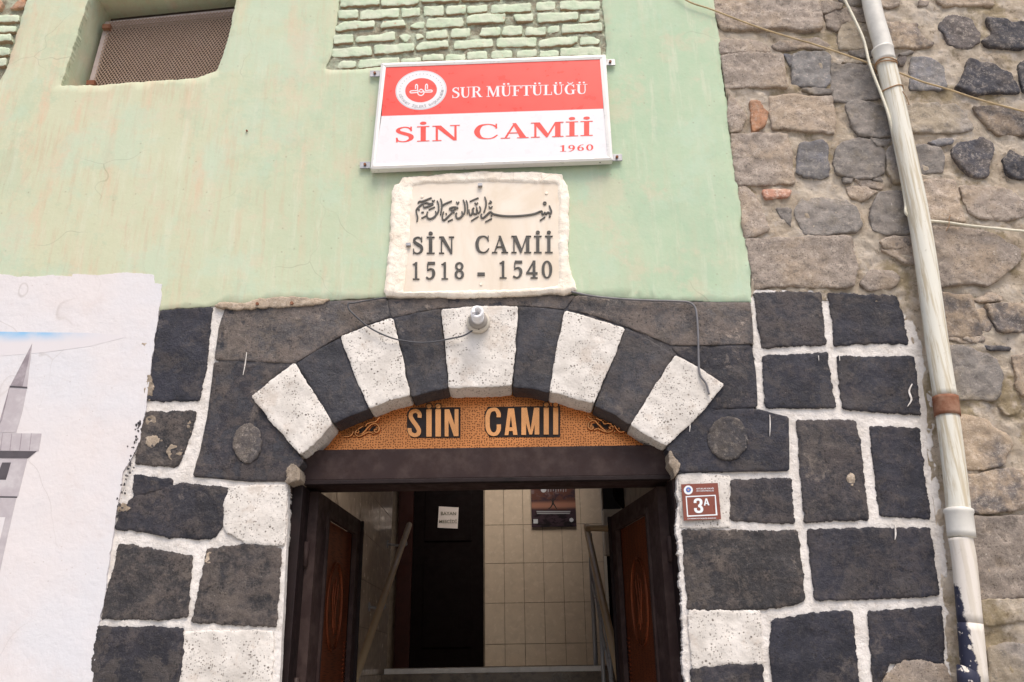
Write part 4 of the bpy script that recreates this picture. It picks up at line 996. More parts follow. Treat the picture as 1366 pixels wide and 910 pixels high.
# handrails
def rail(top, bot, name, label, horiz=None):
    r_ = root(name, bot, label, 'handrail')
    pts = [bot, bot.lerp(top, .5), top]
    if horiz: pts = [bot, top] + horiz
    if horiz: tube('rail', pts, .022, 'bronze', r_, 12, 5)
    else: tube('rail', pts, .020, 'bronze', r_, 12, 2)
    return r_
tp = P(546, 700, 2.75); bt = P(473, 908, 1.40)
rl = rail(tp, bt + (bt - tp) * .6, 'handrail', 'brass handrail slanting up the left stair wall')
for f in (.1, .55, .95):
    p = tp.lerp(bt, f); w_ = Vector((XCL + .01, p.y, p.z - .05))
    tube('bracket', [p + Vector((0, 0, -.02)), p + Vector((0, 0, -.06)), w_], .008, 'chrome', rl, 8, 4)
    q = w_; v, f_ = tube_geo([q + Vector((.001, 0, 0)), q + Vector((.007, 0, 0))], .026, 14); mk('rosette', v, f_, 'chrome', rl)
tp = P(785, 716, 2.75); bt = P(815, 850, 1.60)
rr = rail(tp, bt + (bt - tp) * .5, 'handrail', 'brass handrail on chrome posts at the right of the stairs', [P(785, 706, 2.78), P(790, 704.5, 2.78), P(812, 705, 2.78), P(830, 705, 2.78)])
for xt, yt, xb_, yb_, Y in ((788.5, 760, 795.5, 884, 2.70), (799.5, 795, 804.5, 912, 2.25), (812.5, 855, 817, 930, 1.85), (788, 727, 791.0, 884, 2.90)):
    a = P(xt, yt, Y); b = Vector((a.x, Y, max(.2, .15 + (Y - .75) / (YS - .75) * (ZL - .15) - .1)))
    tube('post', [a + Vector((0, 0, .08)), b], .012, 'chrome', rr, 10, 1)
a = P(790, 775, 2.7); b = P(815, 905, 1.9); tube('lower_bar', [a, b], .008, 'chrome', rr, 8, 1)
a = P(788, 750, 2.7); b = P(816, 880, 1.9); tube('lower_bar', [a, b], .008, 'chrome', rr, 8, 1)
# meter box and framed script on the right wall
mb = P(808, 740, 3.3); mt = P(822, 679, 3.3)
mbx = root('meter_box', mb, 'cream meter box behind the right door leaf', 'meter box')
box('body', (mb.x, 3.3, mb.z), (mb.x + .16, 3.4, mt.z), 'meter', mbx, .005); box('cover', (mb.x, 3.31, mt.z + .004), (mb.x + .2, 3.4, mt.z + .24), 'black_plastic', mbx, .005)
pc = P(845, 655, 2.6)
pq = root('oval_plaque', pc, 'dark oval wall plaque with gilt marks half hidden by the right door leaf', 'plaque')
v, f = tube_geo([pc + Vector((0, .02, 0)), pc + Vector((0, 0, 0)), pc + Vector((0, -.012, 0))], [.14, .14, .125], 28); mk('disc', v, f, 'blackdoor', pq, True)
for k in range(5):
    a = pc + Vector((-.045 + k * .02, -.0165, -.05 + k * .028)); tube('gilt_mark', [a, a + Vector((.010, 0, .012)), a + Vector((.008, 0, .03))], .005, 'gold', pq, 6, 4)

# ================================================================== RUBBLE WALL ON THE RIGHT
rw = root('rubble_wall', (XR, 0, 0), 'unpainted rubble wall of tan and grey basalt beside the green plaster', 'wall')
XRR = 5.2
bed = [(P(1262, 938).x, 0), (XRR, 0), (XRR, ZT), (P(925, -220).x - .005, ZT)] + Q([(938, -120), (949, -20), (956, 30), (963, 90), (973, 150), (977, 200), (987, 255), (995, 310), (1002, 350), (1003, 398), (1090, 402), (1115, 404), (1190, 407), (1212, 445), (1230, 505), (1237, 545), (1237, 600), (1248, 690), (1256, 765), (1249, 795), (1253, 815), (1262, 828), (1255, 870), (1262, 938)])
slab('mortar_bed', bed, .006, .30, 'mortar', rw, g=.0125, s=.1, edge=0, r=0, amp=.013, freq=16, corner=False)
cA = (950, 0, 4.552); cB = (1166, 0, 5.69); cC = (950, 180, 4.136); cD = (1166, 150, 5.69); cE = (1166, 300, 5.69); cF = (1206, 450, 5.69); cG = (1206, 600, 5.69); cH = (1206, 750, 5.69)
RS = [
(cA,'tan',[(15,-30),(620,-30),(640,30),(657,110),(655,178),(560,193),(380,175),(180,183),(62,180),(25,110)]),
(cA,'tan',[(645,35),(700,8),(790,35),(780,50),(690,80),(655,70)]),
(cA,'tan',[(685,95),(760,60),(900,40),(930,60),(930,130),(790,138),(755,188),(700,170)]),
(cA,'grey',[(770,0),(900,-10),(910,32),(830,36)]),
(cA,'grey',[(780,148),(850,138),(960,150),(1010,290),(870,305),(775,300),(765,230)]),
(cA,'tan',[(45,265),(80,250),(250,245),(330,280),(365,315),(200,320),(50,328)]),
(cA,'tan',[(368,280),(420,255),(550,245),(640,232),(735,290),(700,300),(560,290),(400,308),(370,295)]),
(cA,'tan',[(55,340),(250,325),(425,340),(440,440),(450,530),(240,528),(85,535),(75,450),(60,380)]),
(cA,'blue',[(490,335),(560,318),(690,320),(715,345),(718,500),(680,530),(540,520),(490,500),(485,400)]),
(cA,'grey',[(725,395),(780,388),(950,400),(975,420),(1030,595),(930,605),(810,625),(740,610),(725,560)]),
(cA,'blue',[(440,335),(480,335),(475,400),(455,370)]),
(cA,'grey',[(550,550),(620,538),(725,555),(720,572),(600,568)]),
(cA,'tan',[(92,570),(130,620),(205,720),(170,800),(115,805),(95,740),(100,660)]),
(cA,'tan',[(352,590),(480,575),(610,590),(720,590),(745,700),(740,812),(640,805),(520,790),(370,785),(352,700)]),
(cA,'grey',[(810,640),(870,618),(960,640),(1050,665),(1100,720),(1110,830),(1000,838),(900,825),(845,770)]),
(cA,'orange',[(230,620),(275,625),(300,660),(335,690),(320,760),(250,800),(235,700)]),
(cA,'grey',[(830,322),(930,305),(1000,330),(960,352),(880,345)]),
(cA,'grey',[(790,380),(850,358),(940,380),(900,390)]),
(cA,'grey',[(960,850),(1080,850),(1050,880),(1000,892)]),
(cC,'tan',[(105,5),(410,-5),(435,110),(450,265),(300,275),(135,275),(120,150)]),
(cC,'blue',[(480,55),(600,38),(635,60),(640,230),(600,245),(520,230),(470,210),(475,120)]),
(cC,'grey',[(690,75),(730,40),(800,22),(900,40),(950,90),(945,215),(880,240),(800,245),(690,215),(668,160)]),
(cC,'grey',[(965,90),(1000,55),(1060,80),(1090,190),(1090,255),(1000,265),(965,200)]),
(cC,'tan',[(145,295),(190,290),(225,330),(270,410),(305,530),(240,555),(175,570),(165,450),(160,370)]),
(cC,'redbrick',[(280,315),(350,305),(430,315),(420,345),(340,350),(295,350)]),
(cC,'grey',[(360,405),(430,410),(435,500),(385,460)]),
(cC,'grey',[(455,415),(500,350),(600,345),(740,370),(790,400),(825,500),(800,530),(700,545),(560,555),(510,545),(480,480)]),
(cC,'tan',[(750,290),(850,290),(910,312),(830,362),(770,345)]),
(cC,'grey',[(880,400),(920,330),(980,318),(1100,320),(1115,420),(1115,545),(960,552),(890,530),(872,460)]),
(cC,'tan',[(790,255),(870,258),(940,275),(930,300),(830,280)]),
(cC,'grey',[(890,230),(925,225),(935,258),(885,252)]),
(cC,'grey',[(720,240),(775,240),(765,268),(730,262)]),
(cC,'tan',[(190,582),(400,580),(740,567),(765,590),(775,680),(795,740),(775,835),(680,845),(470,835),(350,828),(240,845),(215,740)]),
(cC,'tan',[(820,820),(870,750),(980,755),(1030,790),(1010,840),(860,855)]),
(cC,'tan',[(930,590),(1000,560),(1085,565),(1090,610),(960,620)]),
(cC,'grey',[(940,30),(980,35),(960,60),(900,55),(870,28)]),
(cB,'mixed',[(70,180),(230,185),(320,190),(330,270),(400,325),(445,330),(430,355),(300,370),(110,360),(80,250)]),
(cB,'dark',[(500,180),(560,130),(620,120),(740,150),(750,190),(800,260),(800,320),(730,360),(640,365),(570,340),(545,260),(500,215)]),
(cB,'dark',[(860,135),(990,150),(1050,180),(1130,175),(1250,200),(1270,360),(1130,365),(1000,370),(880,355),(820,320),(900,260),(880,200)]),
(cB,'blue',[(285,450),(370,435),(460,470),(530,510),(535,600),(545,660),(500,680),(270,680),(275,550)]),
(cB,'dark',[(715,460),(780,470),(810,490),(880,480),(960,550),(1030,560),(1100,690),(1095,705),(900,705),(760,720),(615,670),(660,620),(680,560),(700,520)]),
(cB,'dark',[(1100,490),(1140,470),(1270,500),(1290,700),(1130,690),(1105,600)]),
(cB,'tan',[(480,0),(620,-40),(900,-30),(900,38),(700,45),(530,48)]),
(cB,'dark',[(180,450),(230,450),(215,500),(180,495)]),(cB,'grey',[(190,415),(270,400),(290,410),(200,430)]),
(cB,'grey',[(240,800),(400,790),(620,800),(680,850),(730,930),(742,995),(560,1005),(290,1000),(250,900)]),
(cB,'mixed',[(750,820),(950,815),(1130,865),(1270,890),(1290,1010),(1100,1030),(930,1022),(870,970),(800,900)]),
(cB,'tan',[(40,0),(190,0),(180,45),(60,60)]),(cB,'tan',[(340,10),(410,20),(400,50),(340,45)]),
(cD,'grey',[(290,255),(400,255),(490,265),(530,330),(530,400),(510,450),(340,465),(310,350)]),
(cD,'dark',[(590,280),(640,240),(780,225),(800,205),(890,250),(890,330),(860,380),(855,490),(770,500),(720,470),(640,390),(585,330)]),
(cD,'dark',[(980,360),(1030,300),(1110,340),(1270,380),(1290,510),(1080,505),(1020,480),(990,420)]),
(cD,'blue',[(420,230),(500,205),(590,215),(590,235),(490,248)]),
(cD,'tan',[(355,520),(450,500),(600,515),(620,560),(640,680),(680,790),(690,828),(560,823),(400,815),(370,660)]),
(cD,'tan',[(650,565),(800,570),(950,575),(1040,600),(1130,690),(1130,790),(1000,820),(800,800),(720,760),(680,680)]),
(cE,'tan',[(420,20),(800,40),(960,100),(1100,190),(1110,260),(960,400),(850,465),(740,450),(490,465),(460,300),(440,150)]),
(cE,'mixed',[(500,515),(620,545),(720,540),(810,830),(700,855),(550,850),(530,700)]),
(cE,'tan',[(770,570),(870,520),(970,555),(960,575),(800,580)]),
(cE,'mixed',[(840,610),(1000,600),(1138,620),(1270,640),(1290,800),(940,810),(890,720)]),
(cE,'mixed',[(775,660),(830,640),(890,760),(870,800),(830,810)]),
(cE,'tan',[(45,130),(150,90),(290,100),(300,150),(250,172),(80,178)]),(cE,'tan',[(60,190),(180,185),(320,165),(325,290),(240,295),(180,250)]),
(cE,'tan',[(670,870),(820,850),(830,880),(720,890)]),
(cF,'grey',[(335,60),(500,80),(600,130),(700,190),(740,300),(720,440),(690,470),(400,470),(370,300)]),
(cF,'mixed',[(820,150),(960,130),(1050,140),(1070,450),(900,445),(850,380),(840,250)]),
(cF,'mixed',[(410,590),(550,610),(620,640),(670,710),(760,730),(810,820),(800,860),(780,870),(760,960),(600,1003),(440,998),(420,760)]),
(cF,'tan',[(320,10),(500,0),(600,5),(600,40),(440,45)]),(cF,'dark',[(610,62),(700,70),(800,85),(780,98),(640,88)]),
(cF,'mortar',[(720,520),(820,500),(890,530),(860,580),(760,580)]),
(cG,'mixed',[(450,205),(560,190),(700,158),(820,155),(980,200),(1000,380),(860,450),(740,470),(530,480),(480,440),(460,300)]),
(cG,'tan',[(510,510),(750,520),(910,500),(1060,500),(1090,1000),(900,1120),(620,1138),(560,1130),(540,900),(520,700)]),
(cH,'mortar',[(580,300),(900,290),(1040,300),(1050,420),(740,460),(600,470)]),
(cH,'grey',[(640,660),(760,620),(1040,640),(1060,1100),(650,1100)]),
]
for cr, m, pts in RS:
    q = C(cr, pts); big = (max(a for a, _ in q) - min(a for a, _ in q)) > .15
    q = grow(q, .005)
    slab('stone', q, random.uniform(-.012, -.003) - (.002 if big else 0), .03, m, rw, g=.011, s=.006, edge=.0035, r=.004 if big else .003, amp=.0085, freq=19, tilt=.03, ef=50)
# stones outside the picture, right, above and below
def inframe(x, z):
    v = rot.transposed() @ (Vector((x, 0, z)) - CAM); u = 683 + F * v.x / -v.z; w = 455 - F * v.y / -v.z
    return u < 1395 and -12 < w < 945
z = .06; row = 0
while z < ZT - .2:
    h = random.uniform(.16, .26); x = XR + .02 if z > 1.5 else P(1290, 938).x + .02
    if z > 4: x = XR - .12
    while x < XRR - .1:
        w = random.uniform(.14, .38)
        cs = [(x + .01, z + .012), (x + w - .012, z + .012), (x + w - .015, z + h - .012), (x + .012, z + h - .012)]
        if not any(inframe(*c) for c in cs):
            q = [(a + random.uniform(-.012, .012), b + random.uniform(-.012, .012)) for a, b in cs]
            slab('stone', q, random.uniform(-.018, -.004), .03, random.choice(['tan', 'tan', 'grey', 'mixed', 'dark', 'blue']), rw, g=.04, s=.02, edge=.004, r=.01, amp=.007, freq=13, tilt=.04, ef=30)
        x += w
    z += h

# ================================================================== SIGN BOARD
sf = [(494, 225), (817.7, 213), (808, 72.3), (508.2, 83.6)]   # BL BR TR TL, outer
si = [(500.5, 218.9), (810.5, 208), (800.3, 78.4), (514.6, 89)]
SY = -.050
sc_ = P(656, 148, SY)
sg = root('sign_board', sc_, 'white framed red and white name board fixed above the marble plaque', 'sign')
o4 = [P(x, y, SY) for x, y in sf]; i4 = [P(x, y, SY) for x, y in si]
for k in range(4):
    j = (k + 1) % 4
    a, b, c, d = o4[k], o4[j], i4[j], i4[k]; e = .0006
    ins = [v.copy() for v in (a, b, c, d)]
    m_ = (a + b + c + d) / 4; ins = [m_ + (v - m_) * .998 for v in ins]
    mid = [ins[0].lerp(ins[3], .5), ins[1].lerp(ins[2], .5)]
    V = [ins[0], ins[1], mid[1], mid[0], ins[2], ins[3]]
    V = [V[0] + Vector((0, .004, 0)), V[1] + Vector((0, .004, 0)), V[2], V[3], V[4] + Vector((0, .003, 0)), V[5] + Vector((0, .003, 0))]
    V = [tuple(v) for v in V] + [(v.x, SY + .034, v.z) for v in (ins[0], ins[1])] + [(ins[2].x, SY + .012, ins[2].z), (ins[3].x, SY + .012, ins[3].z)]
    mk('frame_bar', V, [(0, 1, 2, 3), (3, 2, 4, 5), (0, 6, 7, 1), (5, 4, 8, 9)], 'signframe', sg)
PY = SY + .0055
split = [(509, 154.8), (804.9, 145)]
build_prims('white_field', [('P', [(499, 220.5), (812, 209.5), split[1], (805.3, 150), split[1], split[0]][:3] + [split[0]])], pxmap((0, 0, 1)), PY, .004, 'signwhite', sg)
# the red field, cut along the split line
build_prims('red_field', [('P', [(509, 154.8), (804.9, 145), (800.6, 77.6), (513.6, 88.2)])], pxmap((0, 0, 1)), PY - .0003, .004, 'signred', sg)
mk('back_panel', [tuple(P(x, y, SY) + Vector((0, .03, 0))) for x, y in sf], [(0, 1, 2, 3)], 'signframe', sg)
LY = PY - .0008
word('SİN', [(527, 190), (613.5, 187), (613.5, 166.5), (527, 169.8)], LY, .0003, 'signred', sg, .09)
word('CAMİİ', [(631, 186.2), (790.8, 181), (790.8, 161.2), (631, 166)], LY, .0003, 'signred', sg, .07)
word('SUR', [(603, 131), (643.5, 129.5), (643.5, 115), (603, 117)], LY, .0003, 'signwhite', sg, .04)
word('MÜFTÜLÜĞÜ', [(649, 129.3), (783.6, 125.2), (783.6, 112.2), (649, 115)], LY, .0003, 'signwhite', sg, .03)
word('1960', [(747, 202.3), (791.5, 200.6), (791.5, 192.5), (747, 193.8)], LY, .0003, 'signred', sg, .14)
# emblem
tilt_ = R(-6)
def em(rx, ry):
    def f(t, k=1.0):
        x, y = rx * k * math.cos(t), ry * k * math.sin(t)
        return (561.7 + x * math.cos(tilt_) - y * math.sin(tilt_), 120.4 + x * math.sin(tilt_) + y * math.cos(tilt_))
    return f
def ell(rx, ry, n=48): g = em(rx, ry); return ('P', [g(2 * math.pi * i / n) for i in range(n)])
pm = pxmap((0, 0, 1))
ebl = build_prims('emblem', [ell(34.3, 26.2)], pm, LY, .0003, 'silver', sg)
build_prims('emblem_ring', [ell(32.6, 24.8)], pm, LY - .0003, .0002, 'signwhite', ebl); build_prims('emblem_centre', [ell(21.2, 16.1)], pm, LY - .0006, .0002, 'signred', ebl)
c6 = (505, 80, 11.375)
dots = []
g = em(28.4, 21.6)
for i in range(19):
    a = math.pi + .05 + (math.pi - .05) * i / 18; p = g(a); dots.append(circ(p[0], p[1], .75, 6, .6))
build_prims('emblem_dots', dots, pm, LY - .0006, .0002, 'sgrey', ebl, step=.000005)
s_ = 16
def lin(pts): return strip([(x, y, s_) for x, y in pts], n=4)
build_prims('emblem_mark', [lin([(560,440),(562,390),(578,372),(592,390),(590,430),(588,462),(530,466),(490,472),(478,486),(492,500),(570,495),(605,490)]),
 lin([(740,440),(742,385),(730,368),(714,385),(712,430),(712,462),(760,460),(800,458),(815,472),(800,486),(750,488),(690,488)]),
 lin([(620,462),(645,445),(678,465),(690,495),(672,528),(640,540),(605,525),(596,495),(606,470),(640,490),(680,480)])], pxmap(c6), LY - .0009, .0002, 'signwhite', ebl, step=.00002)
g2 = em(28.6, 21.8); txt = 'DİYANET İŞLERİ BAŞKANLIĞI'; NT = len(txt)
for i, ch in enumerate(txt):
    if ch == ' ': continue
    a = math.pi - .12 - (math.pi - .24) * (i + .5) / NT
    c0 = Vector(g2(a)); tn = (Vector(g2(a - .01)) - Vector(g2(a + .01))).normalized(); up = (Vector((561.7, 120.4)) - c0).normalized()
    wch = 1.5
    q = [c0 - tn * wch - up * 1.6, c0 + tn * wch - up * 1.6, c0 + tn * wch + up * 1.6, c0 - tn * wch + up * 1.6]
    smalltext('emblem_letter', ch, q, LY - .0008, 'sgrey', ebl)
# brackets
for (x, y, s) in ((500, 98, -1), (814, 83, 1), (487, 220, -1), (823, 210, 1)):
    p = P(x, y, -.02)
    b_ = box('bracket', (p.x - .022, -.020, p.z - .016), (p.x + .022, -.014, p.z + .016), 'steel', sg, .001)
    v, f = tube_geo([Vector((p.x, -.021, p.z)), Vector((p.x, -.027, p.z))], .006, 8); mk('bolt', v, f, 'rust', b_)
for x, y in ((522, 226.5), (661, 222), (800, 217.5)):
    p = P(x, y, -.02); box('screw', (p.x - .003, -.035, p.z - .006), (p.x + .003, -.029, p.z), 'cable', sg)

# ================================================================== MARBLE PLAQUE
c7 = (500, 225, 4.879)
pl = root('marble_plaque', P(640, 315), 'cream marble plaque with dark raised lettering set in rough plaster over the arch', 'plaque')
outer = [(75,840),(62,812),(85,620),(100,500),(105,300),(112,165),(130,120),(160,112),(180,72),(300,62),(450,48),(700,32),(900,36),(1100,42),(1215,52),(1225,90),(1250,120),(1268,200),(1255,300),(1268,400),(1252,520),(1265,640),(1300,760),(1310,800),(1230,830),(1180,822),(640,850)]
inner = [(195,812),(215,650),(232,480),(240,300),(256,132),(330,122),(600,112),(680,106),(900,110),(1180,124),(1192,250),(1188,420),(1196,600),(1188,768),(1170,778),(900,795),(600,800)]
inw = C(c7, inner)
slab('plaster_border', C(c7, outer), -.027, .01, 'plasterborder', pl, g=.009, s=.006, edge=.0035, r=.010, amp=.0035, freq=24, holes=[inw], corner=False, hole_edge=.002)
slab('marble_slab', C(c7, [(x + (-12 if x < 640 else 12), y + (-10 if y < 400 else 14)) for x, y in inner]), -.020, .008, 'marble', pl, g=.05, s=.03, edge=0, r=0, amp=0, corner=False)
TY = -.0245
def qb(x0, x1, b0, b1, t0, t1): s = 4.879; return [(500 + x0 / s, 225 + b0 / s), (500 + x1 / s, 225 + b1 / s), (500 + x1 / s, 225 + t1 / s), (500 + x0 / s, 225 + t0 / s)]
def one(ch, x0, x1, b, t): build_prims('letter', acc(ch)[1], boxmap(qb(x0, x1, b, b, t, t), acc(ch)[0]), TY, .0045, 'letter', pl)
for ch, x0, x1 in (('S',245,316),('İ',337,389),('N',418,516)): one(ch, x0, x1, 553 - (x0 - 245) * .012, 443 - (x0 - 245) * .012)
for ch, x0, x1 in (('C',650,746),('A',762,868),('M',888,1018),('İ',1036,1086),('İ',1108,1158)): one(ch, x0, x1, 547, 436)
for ch, x0, x1 in (('1',245,290),('5',328,394),('1',432,477),('8',516,583)): one(ch, x0, x1, 720 - (x0 - 245) * .01, 606)
one('-', 668, 716, 716, 604)
for ch, x0, x1 in (('1',810,858),('5',895,962),('4',985,1060),('0',1085,1156)): one(ch, x0, x1, 712, 598)
# calligraphy
def calli(cr, lines):
    for pts, w in lines:
        if len(pts) == 1: pr = [circ(pts[0][0], pts[0][1], w, 8)]
        else:
            ws = [w * (1.0 if 0 < i < len(pts) - 1 else .75) for i in range(len(pts))]
            pr = [strip([(p[0], p[1], ws[i]) for i, p in enumerate(pts)], n=4)]
        build_prims('script_stroke', pr, pxmap(cr), TY - random.uniform(0, .0006), .0045, 'letter', pl)
cAA = (545, 255, 13.66); cAB = (640, 255, 13.01)
calli(cAA, [([(170,215),(200,185),(260,180),(420,115)],26),([(430,160),(450,185),(475,160)],26),
 ([(150,555),(165,480),(145,400),(140,340),(180,290),(240,240),(310,208),(380,225),(445,230),(360,275),(285,292),(272,262)],28),([(188,332)],17),([(230,385),(255,382),(280,385)],22),
 ([(235,490),(320,445)],24),([(365,335),(480,285)],24),([(345,370),(333,430),(345,480),(390,500),(450,480),(500,430),(490,360)],30),([(500,430),(545,360),(545,250),(520,170)],30),
 ([(580,135),(602,200),(602,320),(580,430)],30),([(640,265),(640,240),(790,175)],26),([(640,370),(618,430),(618,500),(645,525),(690,490),(820,360)],30),([(685,410)],16),
 ([(905,300),(820,288),(745,318),(800,348),(835,395)],28),([(905,300),(800,348)],24),([(715,550),(805,508)],24),([(870,190),(895,225),(920,190)],26),
 ([(880,390),(860,430),(880,485),(920,490),(980,440),(970,365)],30),([(980,440),(1022,380),(1025,250),(995,155)],30),([(1050,165),(1075,250),(1070,410)],26),
 ([(1100,330),(1108,400),(1130,435),(1160,400),(1165,330),(1195,300)],26),([(1175,340),(1190,405),(1240,400),(1240,290),(1262,390),(1305,360),(1310,310),(1290,275)],26),
 ([(1115,185),(1275,118)],26),([(1205,205),(1235,238),(1262,205)],26),([(1140,540),(1275,455)],24)])
calli(cAB, [([(85,95),(108,170),(105,260),(70,370)],28),([(150,210),(205,190),(172,162)],20),([(155,260),(185,290),(220,260)],24),
 ([(35,390),(20,430),(50,465),(100,430),(180,360),(240,395),(400,425),(600,430),(800,415),(950,390),(1070,345),(1085,395),(1110,395),(1130,370),(1150,395),(1185,365),(1225,385),(1245,350),(1205,245)],28),
 ([(190,408),(212,432)],24),([(95,530),(210,470)],24),([(1215,435)],20),([(1045,505),(1135,445)],26)])
build_prims('script_stroke', [ring(1128, 208, 24, 22, 20, 18, 14)], pxmap(cAB), TY, .0045, 'letter', pl)
for (x, y) in ((686, 112), (307, 180), (1117, 157), (692, 750), (220, 500)):
    p = P(500 + x / 4.879, 225 + y / 4.879, -.024)
    if y in (112, 500): box('clip', (p.x - .009, -.036, p.z - .006), (p.x + .009, -.022, p.z + .006), 'steel', pl)
    else: v, f = tube_geo([Vector((p.x, -.020, p.z)), Vector((p.x, -.0235, p.z))], .006, 10); mk('screw_cap', v, f, 'plasterborder', pl)

# ================================================================== NUMBER PLATE
c3 = (900, 635, 14.0)
NY = -.013
npl = root('house_number_plate', P(935, 670, NY), 'brown enamel house number plate 3A on the white stone right of the door', 'house number')
build_prims('plate', [('P', [(122,155),(805,130),(868,808),(172,832)])], pxmap(c3), NY, .004, 'platebrown', npl)
build_prims('number_border', [('S', [(Vector(a), Vector(b)) for a, b in (((205,378),(225,398)),((765,352),(748,372)),((800,735),(768,715)),((232,762),(252,738)))], True)], pxmap(c3), NY - .0006, .0005, 'platewhite', npl)
build_prims('number', [strip([(382,505,52),(385,462,50),(412,442,46),(450,438,44),(488,460,50),(492,510,52),(470,548,46),(440,560,40)]), strip([(440,560,40),(480,570,46),(508,610,52),(500,655,50),(460,672,44),(415,665,46),(392,640,50),(388,600,52)])], pxmap(c3), NY - .0008, .0005, 'platewhite', npl)
build_prims('number', [('P', [(545,552),(572,552),(598,420),(575,420)]), ('P', [(582,420),(606,420),(650,548),(620,548)]), rect(566, 502, 622, 522)], pxmap(c3), NY - .0008, .0005, 'platewhite', npl)
e0 = build_prims('seal', [circ(255, 263, 84, 28)], pxmap(c3), NY - .0006, .0005, 'platewhite', npl)
build_prims('seal_ring', [circ(257, 258, 50, 10)], pxmap(c3), NY - .0009, .0003, 'plateblue', e0); build_prims('seal_centre', [circ(257, 258, 17, 10)], pxmap(c3), NY - .0012, .0003, 'plategold', e0)
def npq(x0, x1, yb, yt, sl=-.02): s = 14.0; d = sl * (x1 - x0); return [(900 + x0 / s, 635 + yb / s), (900 + x1 / s, 635 + (yb + d) / s), (900 + x1 / s, 635 + (yt + d) / s), (900 + x0 / s, 635 + yt / s)]
smalltext('lettering', 'ARTUKLAR SOKAĞI', npq(402, 728, 252, 226), NY - .0006, 'platewhite', npl)
smalltext('lettering', 'ZİYA GÖKALP MAHALLESİ', npq(405, 732, 292, 270), NY - .0006, 'platewhite', npl)
smalltext('lettering', 'DİYARBAKIR BÜYÜKŞEHİR BELEDİYESİ', npq(240, 772, 808, 788), NY - .0006, 'platewhite', npl)

# ================================================================== LAMP
lb0 = P(638, 430, -.024)
lmp = root('wall_lamp', lb0, 'white spiral energy saving bulb in a round holder on the keystone', 'lamp')
def disc(name, y0, y1, r0, r1, mat, c=lb0, seg=28):
    v, f = tube_geo([Vector((c.x, y0, c.z)), Vector((c.x, (y0 + y1) / 2, c.z)), Vector((c.x, y1, c.z))], [r0, (r0 + r1) / 2 + .001, r1], seg); return mk(name, v, f, mat, lmp, True)
disc('holder_base', -.015, -.042, .046, .043, 'lampbase'); hc = disc('holder_cup', -.042, -.060, .037, .033, 'lampbody')
for a in (0.2, 2.2, 4.5): 
    q = Vector((lb0.x + .036 * math.cos(a + 2.6), 0, lb0.z + .036 * math.sin(a + 2.6)))
    v, f = tube_geo([Vector((q.x, -.0425, q.z)), Vector((q.x, -.0445, q.z))], .0035, 8); mk('vent_hole', v, f, 'black_plastic', hc)
disc('bulb_base', -.060, -.088, .025, .021, 'glassbulb')
q = []
for i in range(64):
    t = i / 63; a = t * 2 * math.pi * 2.6; r_ = .0190 - .005 * max(0, t - .8) / .2; q.append(Vector((lb0.x + r_ * math.cos(a), -.090 - .046 * t, lb0.z + r_ * math.sin(a))))
v, f = tube_geo(q, .0066, 10); mk('spiral_tube', v, f, 'glassbulb', lmp, True)

# ================================================================== CABLES
def cable(name, px, rad, mat, label, cat, Y=-.03, n=6):
    pts = [P(a[0], a[1], a[2] if len(a) > 2 else Y) for a in px]
    q = catmull(pts, n); v, f = tube_geo(q, rad, 7); o = mk(name, v, f, mat, None, True, label, None, cat); return o
cable('lamp_cable', [(516,397,-.02),(495,400,-.022),(473,404,-.03),(465,405,-.03),(466,413,-.028),(478,425,-.03),(493,437,-.035),(510,446,-.035),(530,453,-.030),(557,457,-.025),(580,456,-.03),(600,452,-.035),(618,448,-.035),(632,440,-.032)], .0032, 'cable', 'thin dark cable sagging across the left arch stones to the lamp', 'cable')
cable('facade_cable', [(762,389),(790,395),(830,399),(870,401),(905,402),(920,404),(928,413),(931,440),(932,480),(934,500),(942,512),(946,526)], .0042, 'cablegrey', 'grey cable running along the plaster foot then down to the right arch end', 'cable', -.026)
cable('rope', [(880,-30,-.02),(915,0,-.02),(950,13,-.02),(1010,36,-.026),(1064,53,-.03),(1082,58,-.03),(1130,74,-.035),(1170,88,-.035),(1201,98,-.03),(1230,109,-.03),(1261,118,-.03),(1310,134,-.03),(1366,149,-.03),(1420,165,-.03)], .0038, 'rope', 'tan rope crossing the rubble wall behind the drain pipe', 'rope')
cable('pipe_cable', [(1117,-25,-.04),(1127,0,-.045),(1139,24,-.05),(1152,53,-.055),(1161,88,-.06),(1178,132,-.07),(1186,156,-.075),(1194,190,-.06),(1203,240,-.055),(1208,270,-.055),(1209,285,-.06),(1222,291,-.05),(1245,296,-.03)], .0062, 'cablewhite', 'thick off white cable looping down onto the left of the drain pipe', 'cable')
cable('side_cable', [(1238,294.5,-.035),(1264,297,-.032),(1292,301,-.030),(1330,305,-.03),(1366,308.5,-.03),(1420,312,-.03)], .0055, 'cablewhite', 'off white cable running right from the drain pipe across tan stones', 'cable')
cable('wire_tie', [(1262,308,-.045),(1266,300,-.05),(1266,292,-.045),(1268,287,-.05)], .0018, 'wire', 'rusty wire twist holding the off white side cable', 'wire')

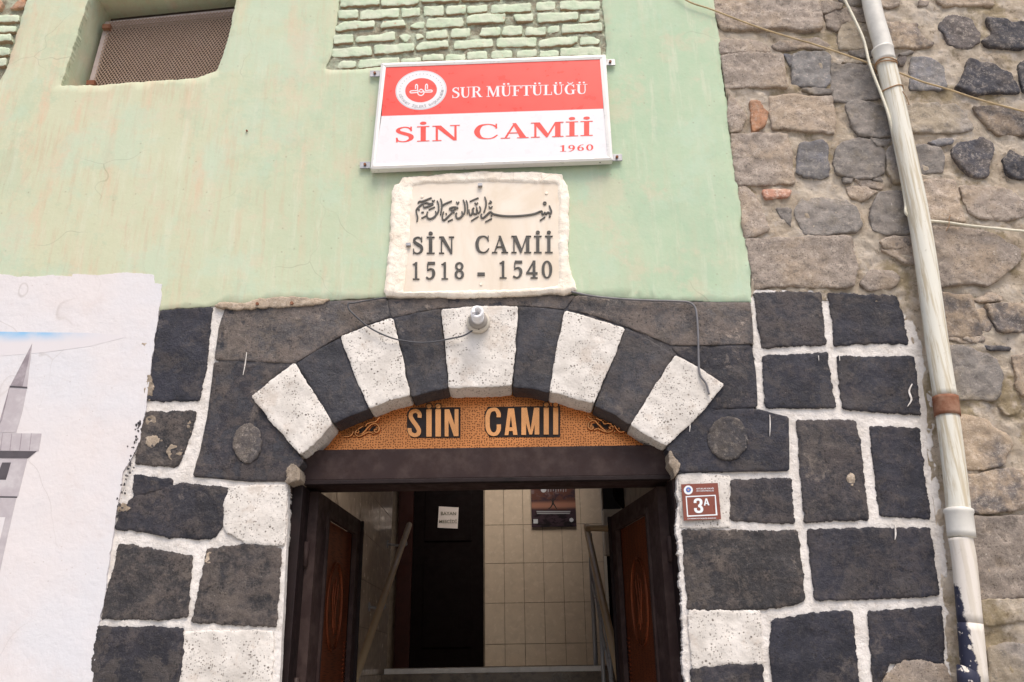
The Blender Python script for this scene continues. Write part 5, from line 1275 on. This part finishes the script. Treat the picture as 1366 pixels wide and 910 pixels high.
# ================================================================== DRAIN PIPE
dp = root('drain_pipe', (P(1300, 910, -.06).x, -.06, 0), 'weathered white drain pipe with a rusty band and blue paint smears', 'pipe')
PYc = -.065
def pp(x, y): return P(x, y, PYc)
cen = [(1152, -90), (1162, 0), (1178, 62), (1181, 80), (1198.5, 158), (1227.5, 300), (1250, 458), (1261, 530), (1264, 555), (1270, 600), (1279, 682), (1281, 718), (1286.5, 750), (1294, 832), (1301, 912), (1304, 950)]
cpt = [pp(*c) for c in cen]
top = cpt[0] + (cpt[0] - cpt[1]) * 1.2
bot = Vector((cpt[-1].x + .05, PYc, .05))
r0 = .0405
# straighten depth, keep traced sway
def seg(i0, i1, rad, mat, name='pipe_section', extra0=None, extra1=None):
    pts = ([extra0] if extra0 else []) + cpt[i0:i1 + 1] + ([extra1] if extra1 else [])
    q = catmull(pts, 5); v, f = tube_geo(q, rad, 28); return mk(name, v, f, mat, dp, True)
seg(0, 3, r0 * .97, 'collar', extra0=top); seg(3, 7, r0, 'pipe'); seg(7, 8, r0 * 1.10, 'rust', 'rusty_band'); seg(8, 11, r0 * .98, 'pipe'); seg(11, 13, r0 * .97, 'pipelow'); seg(13, 15, r0 * .985, 'pipelow', extra1=bot)
def collar(a, b, rad, lip=True):
    A, B = pp(*a), pp(*b); v, f = tube_geo([A, A.lerp(B, .03), A.lerp(B, .14), A.lerp(B, .20), A.lerp(B, .8), B], [rad * .98, rad * 1.07, rad * 1.07, rad, rad, rad * .985], 28); mk('collar', v, f, 'collar', dp, True)
collar((1177, 66), (1181.5, 84), r0 * 1.07); collar((1278.5, 679), (1283, 717), r0 * 1.12)
for (x, y, rr_, m) in ((1181.6, 86, 1.10, 'wire'), (1182.2, 89, 1.10, 'wire'), (1190.5, 122, 1.06, 'wire')):
    c = pp(x, y); q = [c + Vector((math.cos(a) * r0 * rr_, math.sin(a) * r0 * rr_, .006 * math.sin(a * 2 + x))) for a in [2 * math.pi * i / 24 for i in range(24)]]
    v, f = tube_geo(q, .0028, 6, closed=True); mk('tie_wire', v, f, m, dp, True)
c = P(1204, 122, -.10); tube('tie_end', [c, c + Vector((.01, 0, -.03)), c + Vector((.015, 0, -.07))], .002, 'wire', dp, 6, 4)
print('objects', len(bpy.data.objects))
